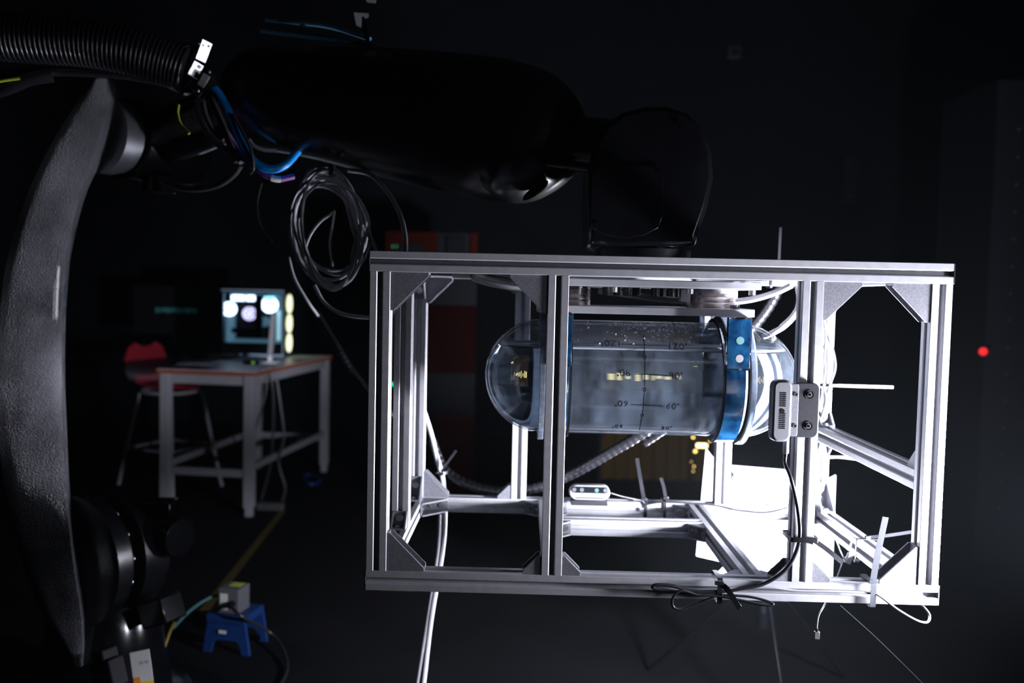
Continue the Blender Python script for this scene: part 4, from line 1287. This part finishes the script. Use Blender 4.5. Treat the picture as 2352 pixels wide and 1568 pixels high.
pbox('base', 0, pw, 0, 0.2, 0.004, 0.10, CASE, label='pale blue power shroud')
pbox('top_panel', 0, pw, 0, 0.2, ph - 0.025, ph, CASE)
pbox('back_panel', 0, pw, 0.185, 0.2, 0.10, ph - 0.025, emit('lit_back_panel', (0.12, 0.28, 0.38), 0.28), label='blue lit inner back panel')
pbox('corner_post', 0, 0.02, 0, 0.02, 0.10, ph - 0.025, CASE)
pbox('corner_post', pw - 0.018, pw, 0, 0.02, 0.10, ph - 0.025, CASE)
pbox('motherboard', 0.05, 0.33, 0.17, 0.184, 0.12, 0.40, DARKPANEL)
pbox('graphics_card', 0.06, 0.27, 0.04, 0.17, 0.165, 0.20, DARKPANEL)
pbox('dark_column', 0.235, 0.285, 0.02, 0.17, 0.13, 0.44, DARKPANEL)
def fan(name, cx, cz, r, m, y=0.03):
    c = V((pcx0 + cx, PCY + y, tz + cz))
    f = make(name, MB().lathe(c, uy, [(0, r), (0.024, r), (0.024, r * .86), (0, r * .86)], 28, closed=True), m, pc, label='glowing fan ring')
    mb = MB()
    for k in range(7):
        a = 2 * PI * k / 7
        b2 = a + 0.55
        mb.prism([c + uy * .012 + V((math.cos(a), 0, math.sin(a))) * r * .25, c + uy * .012 + V((math.cos(a), 0, math.sin(a))) * r * .84, c + uy * .012 + V((math.cos(b2), 0, math.sin(b2))) * r * .84, c + uy * .012 + V((math.cos(b2), 0, math.sin(b2))) * r * .25], (0, .004, 0))
    make('fan_blades', mb, m, f, smooth=False)
    make('fan_hub', MB().cyl(c + uy * .005, c + uy * .02, r * .26, 16), m, f)
fan('fan', 0.19, 0.305, 0.047, GLOWP)
fan('fan', 0.045, 0.335, 0.05, GLOWW)
fan('fan', 0.335, 0.37, 0.056, GLOWW)
pbox('light_bar', 0.06, 0.15, 0.04, 0.06, 0.395, 0.435, GLOWW, label='bright white memory light')
pbox('light_bar', 0.165, 0.225, 0.04, 0.06, 0.395, 0.435, GLOWW, label='bright white memory light')
pbox('light_bar', 0.295, 0.37, 0.03, 0.05, 0.405, 0.43, GLOWB, label='ice blue light bar')
pbox('light_bar', 0.025, 0.045, 0.03, 0.15, 0.11, 0.29, GLOWD, label='dim blue light bar')
pbox('light_bar', pw - 0.075, pw - 0.022, 0.10, 0.12, 0.115, 0.33, emit('pale_blue_panel', (0.45, 0.75, 0.85), 0.8), label='pale blue lit panel')
pbox('light_bar', 0.03, pw - .03, 0.02, 0.03, 0.103, 0.113, GLOWD, label='dim blue strip along the shroud')
fan('fan', 0.30, 0.25, 0.034, GLOWD)
pbox('side_glass', 0.004, pw - 0.004, -0.006, -0.002, 0.02, ph - 0.01, PCGLASS, label='clear glass side panel', bev=0)
q = at(664, 700, PCY + 0.1)
pbox('front_mesh', pw, pw + 0.012, 0.0, 0.2, 0.01, ph, DARKPANEL)
for k in range(3):
    c = V((pcx0 + pw + 0.014, PCY + 0.10, tz + 0.10 + k * 0.14))
    make('front_fan', MB().lathe(c, ux, [(-0.001, 0.066), (0.006, 0.066), (0.006, 0.02), (-0.001, 0.02)], 24, closed=True), GLOWY, pc, label='yellowish white front fan')
# slim upright panel seen edge-on, papers, keyboard, small devices
mt = at(622, 815, 5.75)
mn = thing('slim_monitor', (mt.x, mt.y, tz), 'slim white monitor seen edge on in front of the computer', 'monitor')
make('screen_edge', MB().box((mt.x + .008, mt.y, tz + 0.19), (0.028, 0.30, 0.27), Matrix.Rotation(math.radians(14), 3, 'Z') @ Matrix.Rotation(.07, 3, 'Y')), TABLEWHITE, mn, smooth=False, bevel=0.004)
make('stand', MB().box((mt.x - .004, mt.y, tz + 0.005), (0.10, 0.12, 0.008)).box((mt.x - .004, mt.y, tz + 0.035), (0.02, 0.04, 0.06)), WHITE, mn, bevel=0.002)
for px, py, Y, w, d_, rz, lab in ((455, 832, 5.35, .22, .28, .3, 'pale paper sheet at the near end of the workbench'), (560, 826, 5.55, .2, .26, -.2, 'pale paper sheet in front of the computer')):
    c = atz(px, py, tz)
    make('paper_sheet', MB().box((c.x, c.y, tz + .0012), (w, d_, .002), Matrix.Rotation(rz + a_l - PI / 2, 3, 'Z')), PAPER, smooth=False, label=lab, cat='paper')
c = atz(505, 824, tz)
kb = make('keyboard', MB().box((c.x, c.y + .1, tz + .012), (.13, .22, .02), rt), DARKPANEL, smooth=False, bevel=0.004, label='dark keyboard lying between the papers on the workbench', cat='keyboard')
for i in range(4):
    make('key_row', MB().box((c.x - .045 + i * .03, c.y + .1, tz + .0235), (.024, .2, .003), rt), BLACKCAP, kb, smooth=False)
c = atz(578, 836, tz)
dv = make('network_adapter', MB().box((c.x, c.y, tz + .012), (.09, .06, .022), rt), DARKPANEL, smooth=False, bevel=0.003, label='small black box with a green light at the bench edge', cat='device')
make('green_light', MB().cyl((c.x + .02, c.y - .031, tz + .012), (c.x + .02, c.y - .034, tz + .012), .006, 12), emit('green_led', (0.3, 0.8, 0.05), 0.6), dv)
for pxs, lab in (([(608, 838, 5.35), (625, 880, 5.35), (628, 960, 5.4), (622, 1060, 5.5), (600, 1150, 5.55)], 'grey cable hanging straight from the bench edge'),
                 ([(600, 840, 5.3), (612, 890, 5.3), (585, 990, 5.3), (556, 1080, 5.3), (570, 1140, 5.35), (610, 1168, 5.4), (655, 1160, 5.5)], 'grey cable looping low under the bench'),
                 ([(630, 838, 5.5), (640, 900, 5.5), (652, 1000, 5.5), (640, 1060, 5.5), (655, 1120, 5.5), (645, 1160, 5.5)], 'grey cable hanging nearest the far bench leg')):
    cable('bench_cable', pxs, 0.007, POSTCABLE, lab)
ps = atz(622, 1160, 0.03)
make('power_strip', MB().box((ps.x, ps.y, .025), (.16, .06, .045)), POSTCABLE, smooth=False, bevel=0.005, label='grey power strip on the floor below the bench', cat='power strip')

# red stool behind the table
st = at(392, 890, 5.75)
stool = thing('bar_stool', (st.x, st.y, 0), 'red shell bar stool with white tube legs behind the workbench', 'stool')
sz = 0.70
mb = MB()
rs = []
for (ty, tzz, w) in ((-.2, .0, .19), (-.1, -.015, .2), (.05, -.02, .2), (.15, .0, .2), (.19, .06, .195), (.205, .14, .18), (.21, .21, .15), (.212, .245, .09)):
    rs.append((ty, tzz, w))
sd_, sn_ = V((.85, -.2, 0)).normalized(), V((.2, .85, 0)).normalized()
sd_, sn_ = sn_, V((-.93, .35, 0)).normalized()
sd_ = V((sn_.y, -sn_.x, 0))
rings = []
for ty, tzz, w in rs:
    ring = []
    for k in range(9):
        u_ = -1 + 2 * k / 8
        ring.append(V((st.x, st.y, sz)) + sd_ * (w * u_) + sn_ * (ty) + uz * (tzz + .03 * u_ * u_))
    nrm = V((0, 0, -0.012)) if ty < .16 else sn_ * 0.012
    rings.append(ring + [p + nrm for p in reversed(ring)])
make('seat_shell', MB().rings(rings), RED, stool, ang=60, label='red moulded seat and back')
legs = []
for sx in (-1, 1):
    for sy in (-1, 1):
        a = V((st.x, st.y, sz - .04)) + sd_ * sx * .14 + sn_ * sy * .13
        b = V((st.x, st.y, 0.003)) + sd_ * sx * .23 + sn_ * sy * .23
        legs.append((a, b))
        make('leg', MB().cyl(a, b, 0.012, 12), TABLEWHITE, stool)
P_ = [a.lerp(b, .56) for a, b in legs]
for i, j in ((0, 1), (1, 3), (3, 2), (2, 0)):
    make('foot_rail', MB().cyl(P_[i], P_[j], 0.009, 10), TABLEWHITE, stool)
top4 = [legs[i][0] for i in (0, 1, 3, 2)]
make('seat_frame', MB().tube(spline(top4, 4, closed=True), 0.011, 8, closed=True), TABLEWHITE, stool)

# ------------------------------------------------------------------ step stool with junction box
fc_ = atz(528, 1500, 0.0)
stp = thing('step_stool', (fc_.x, fc_.y, 0), 'small blue plastic step stool on the floor with a grey box on top', 'step stool')
sw, sdp, shh = 0.19, 0.15, 0.145
rz = Matrix.Rotation(-0.18, 3, 'Z')
def sp(x, y, z):
    return V((fc_.x, fc_.y + .06, 0)) + rz @ V((x, y, z))
make('step_top', MB().prism([sp(-sw * .42, -sdp / 2, shh - .03), sp(sw * .42, -sdp / 2, shh - .03), sp(sw * .42, sdp / 2, shh - .03), sp(-sw * .42, sdp / 2, shh - .03)], (0, 0, .03)), BLUEPLASTIC, stp, smooth=False, bevel=0.006)
prof = [(-.5, 0), (-.40, 1), (.40, 1), (.5, 0), (.32, 0), (.27, .30), (.2, .42), (-.2, .42), (-.27, .30), (-.32, 0)]
for sgn in (-1, 1):
    make('side_panel', MB().prism([sp(a * sw, sgn * (sdp / 2 - .006), b * (shh - .025)) for a, b in prof], rz @ V((0, .012, 0))), BLUEPLASTIC, stp, smooth=False, bevel=0.002)
make('label_tag', MB().box(sp(-.01, -sdp / 2 - .0015, .085), (.03, .001, .012), rz), LABELW, stp, smooth=False, label='small white tag')
jc = sp(.0, -.01, shh)
jb = thing('junction_box', jc, 'grey metal box with a yellow green label on the blue step stool', 'box')
make('box_body', MB().box(jc + uz * .047, (.082, .085, .092), rz), mat('dull_grey_box', (.10, .10, .115), .45, .2), jb, smooth=False, bevel=0.003)
make('lid_label', MB().box(jc + rz @ V((.005, .012, .0936)), (.045, .04, .001), rz), mat('yellow_green_label', (.4, .5, .05), .5), jb, smooth=False, label='yellow green label on the lid')
make('front_plate', MB().box(jc + rz @ V((-.018, -.0432, .045)), (.03, .001, .06), rz), LABELW, jb, smooth=False, label='white front label')
gl = jc + rz @ V((.018, -.0425, .04))
make('cable_gland', MB().cyl(gl, gl + rz @ V((0, -.02, 0)), .012, 14), DARKPANEL, jb)
g1 = gl + rz @ V((0, -.02, 0))
make('floor_cable', MB().tube(spline([g1, g1 + V((.06, -.05, -.02))] + [atz(a, b, z_) for a, b, z_ in ((620, 1452, .06), (650, 1490, .03), (660, 1535, .012), (640, 1580, .008))], 8), .006, 8), DARKCABLE, label='dark cable curving from the grey box over the floor', cat='cable', ang=60)
make('floor_cable', MB().tube(spline([jc + rz @ V((-.042, 0, .05)), jc + rz @ V((-.08, -.02, .05)), jc + rz @ V((-.14, -.06, .01)), jc + rz @ V((-.19, -.1, -.05))], 8), .006, 8), mat('teal_jacket', (.05, .13, .14), .4), label='teal grey cable leaving the left of the grey box', cat='cable', ang=60)

# floor tape and cables
a, b = atz(650, 1172, .0), atz(470, 1400, .0)
dv_ = (b - a).normalized()
sd2 = dv_.cross(uz) * .02
make('floor_tape', MB().prism([a - sd2, a + sd2, b + sd2, b - sd2], (0, 0, .0012)), mat('worn_yellow_tape', (0.06, 0.045, 0.004), 0.6, noise=0.3), smooth=False, label='yellow tape line on the floor between bench and step stool', cat='floor tape')
make('blue_floor_cable', MB().tube(spline([atz(695, 1098, .02), atz(712, 1112, .01), atz(735, 1104, .01), atz(720, 1092, .01), atz(700, 1090, .01)], 8), .012, 8), BLUEPLASTIC, label='dim blue cable bundle on the floor by the far bench leg', cat='cable', ang=60)
make('yellow_floor_cable', MB().tube(spline([at(340, 1520, 2.7), at(370, 1500, 2.75), at(390, 1450, 2.8), at(400, 1430, 2.85)], 8), .006, 8), mat('dull_yellow_jacket', (.12, .09, .008), .5), label='dim yellow cable behind the robot warning plate', cat='cable', ang=60)

# ------------------------------------------------------------------ orange cabinet
cb = thing('control_cabinet', V((at(985, 900, 5.9).x, 6.1, 0)), 'tall orange and black control cabinet behind the left of the cage', 'cabinet')
cx0, cx1 = at(880, 900, 5.9).x, at(1090, 900, 5.9).x
cz0, cz1 = 0.0, at(985, 532, 5.9).z
def cbox(name, x0, x1, z0, z1, y0, y1, m, **k):
    W_, H_ = cx1 - cx0, cz1 - cz0
    return make(name, MB().box((cx0 + W_ * (x0 + x1) / 2, 5.9 + (y0 + y1) / 2, cz0 + H_ * (z0 + z1) / 2), (W_ * (x1 - x0), y1 - y0, H_ * (z1 - z0))), m, cb, smooth=False, bevel=0.006, **k)
cbox('body', 0, 1, 0, 1, 0.03, 0.5, DARKPANEL)
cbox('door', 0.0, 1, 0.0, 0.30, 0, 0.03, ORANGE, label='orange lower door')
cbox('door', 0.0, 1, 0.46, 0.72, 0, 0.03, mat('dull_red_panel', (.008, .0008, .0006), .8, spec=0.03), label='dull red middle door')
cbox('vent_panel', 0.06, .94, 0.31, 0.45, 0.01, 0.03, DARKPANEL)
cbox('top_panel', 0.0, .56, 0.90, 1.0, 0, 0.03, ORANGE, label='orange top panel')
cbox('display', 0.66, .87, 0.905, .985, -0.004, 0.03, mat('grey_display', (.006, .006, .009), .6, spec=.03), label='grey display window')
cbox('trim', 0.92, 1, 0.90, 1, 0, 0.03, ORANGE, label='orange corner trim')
cbox('display', 0.14, .42, 0.905, .955, -0.006, 0.01, DARKPANEL, label='dark control display')
gq = at(905, 882, 5.88)
make('green_lamp', MB().cyl(gq, gq - uy * .012, .010, 16), emit('green_signal', (.02, .75, .25), 3), cb, label='glowing green pilot lamp')
for px in (902, 911):
    g2 = at(px, 566, 5.885)
    make('green_lamp', MB().box(g2, (.004, .008, .016)), emit('dim_green', (.02, .6, .3), .5), cb, label='tiny green light')

# amber strip curtain with warm lights behind the lamp
CY = 6.3
cur = thing('strip_curtain', V((at(1500, 1000, CY).x, CY, 0)), 'dull amber strip curtain hanging far behind the cage', 'curtain')
for i in range(16):
    pa_ = at(1392 + i * 15, 1000, CY + .03 * (i % 2))
    make('strip', MB().box((pa_.x, CY + .03 * (i % 2), .58), (.052, .004, 1.1)), CURTAIN, cur, smooth=False)
make('curtain_rail', MB().cyl((at(1380, 1000, CY).x, CY + .015, 1.14), (at(1640, 1000, CY).x, CY + .015, 1.14), .015, 12), DARKPANEL, cur)
for px in (1380, 1640):
    make('rail_post', MB().cyl((at(px, 1000, CY).x, CY + .015, 0), (at(px, 1000, CY).x, CY + .015, 1.15), .015, 12), DARKPANEL, cur)
WARM = emit('warm_bulb', (1.0, .72, .2), 4)
WARM2 = emit('dim_warm_strip', (1.0, .74, .25), 0.9)
lt = thing('light_string', V((at(1597, 1000, 6.15).x, 6.15, 0)), 'cluster of small warm yellow lights hanging behind the tank beside the amber curtain', 'light string')
make('cord', MB().cyl((at(1597, 980, 6.15).x, 6.15, 0), (at(1597, 980, 6.15).x, 6.15, 1.14), .006, 8), DARKPANEL, lt)
for px, py, r in ((1592, 1004, .008), (1597, 1036, .010), (1594, 1071, .005), (1592, 1082, .004), (1631, 1012, .006), (1588, 1060, .003)):
    make('bulb', MB().sphere(at(px, py, 6.13), r, 10, 6), WARM, lt)
for px, py, hh_ in ((1402, 868, .34), (1420, 872, .40), (1440, 866, .30), (1462, 870, .42), (1481, 874, .2), (1497, 868, .44), (1510, 876, .16), (1530, 870, .26), (1556, 880, .14)):
    make('light_strip', MB().box(at(px, py, 6.12), (.014 + .014 * ((px // 7) % 3), .01, hh_ * (.35 + .22 * (px % 3)))), WARM2, lt, smooth=False, label='warm glowing light strip')
c = at(1612, 1023, 6.1)
make('light_strip', MB().box(c, (.075, .01, .026)), emit('warm_strip', (1.0, .8, .35), 5), lt, bevel=.004, label='warm glowing light strip')
# warm shelf lights reflected and refracted through the tank
# ------------------------------------------------------------------ dark things at the right and on the back wall
en = thing('dark_enclosure', V((at(2345, 900, 4.6).x, 4.75, 0)), 'tall black enclosure with rivets and a red lamp at the right edge', 'enclosure')
ex0 = at(2262, 800, 4.6).x
make('panel_body', MB().box((ex0 + .42, 4.9, 1.25), (.84, .6, 2.5)), DARKPANEL, en, smooth=False)
RV = mesh_of(MB().sphere((0, 0, 0), .006, 8, 5), 'rivet', BLACKCAP)
for k in range(16):
    z_ = 2.25 - k * .14
    place('rivet', RV, (at(2325, 600, 4.6).x, 4.6, z_), en)
c = at(2258, 807, 4.56)
make('red_lamp', MB().sphere(c, .021, 16, 10), emit('red_signal', (1.0, .02, .03), 0.9), en, label='glowing red pilot lamp')
make('lamp_guard', MB().box(c + V((.026, -.03, -.002)), (.022, .012, .06)), DARKPANEL, en, label='dark guard half hiding the red lamp')
make('lamp_arm', MB().box(c + V((.035, .02, -.002)), (.05, .03, .02)), DARKPANEL, en)
wp_ = at(1686, 120, RY1)
sk = make('wall_socket', MB().box((wp_.x, RY1 - .012, wp_.z), (.12, .024, .12)), DARKCABLE, smooth=False, bevel=.008, label='square grey socket plate on the dark back wall', cat='socket')
make('socket_face', MB().box((wp_.x, RY1 - .025, wp_.z), (.05, .004, .06)), DARKPANEL, sk, smooth=False, bevel=.002)
ws = thing('wall_box', at(1950, 410, RY1 - .05), 'small dark wall box with three round studs on the back wall', 'box')
make('box_body', MB().box(at(1951, 412, RY1 - .03), (.14, .06, .45)), DARKPANEL, ws, bevel=.006)
for px, py in ((1948, 373), (1953, 424), (1953, 450)):
    make('stud', MB().sphere(at(px, py, RY1 - .065), .012, 10, 6), DARKCABLE, ws)
sg_c = at(402, 712, 7.2)
sn = thing('dark_sign', sg_c, 'dark panel with a faint teal line of blurred lettering at the back left', 'sign')
make('sign_panel', MB().box(sg_c + uy * .02, (.7, .03, .4)), DARKPANEL, sn, smooth=False, bevel=.004)
mb = MB()
x_ = -.16
for k, w in enumerate((.02, .012, .03, .022, .02, .022, .022, .02, .012, .03, .022, .018)):
    mb.box(sg_c + V((x_ + w / 2, 0, random.uniform(-.004, .004))), (w, .004, .03 + .012 * (k % 3 == 0)))
    x_ += w + .008
make('faint_lettering', mb, emit('teal_letters', (.05, .35, .35), .04), sn, smooth=False, label='faint teal lettering, too blurred to read')
make('sign_post', MB().box((sg_c.x, sg_c.y + .03, sg_c.z / 2 - .1), (.05, .03, sg_c.z - .2)), DARKPANEL, sn)
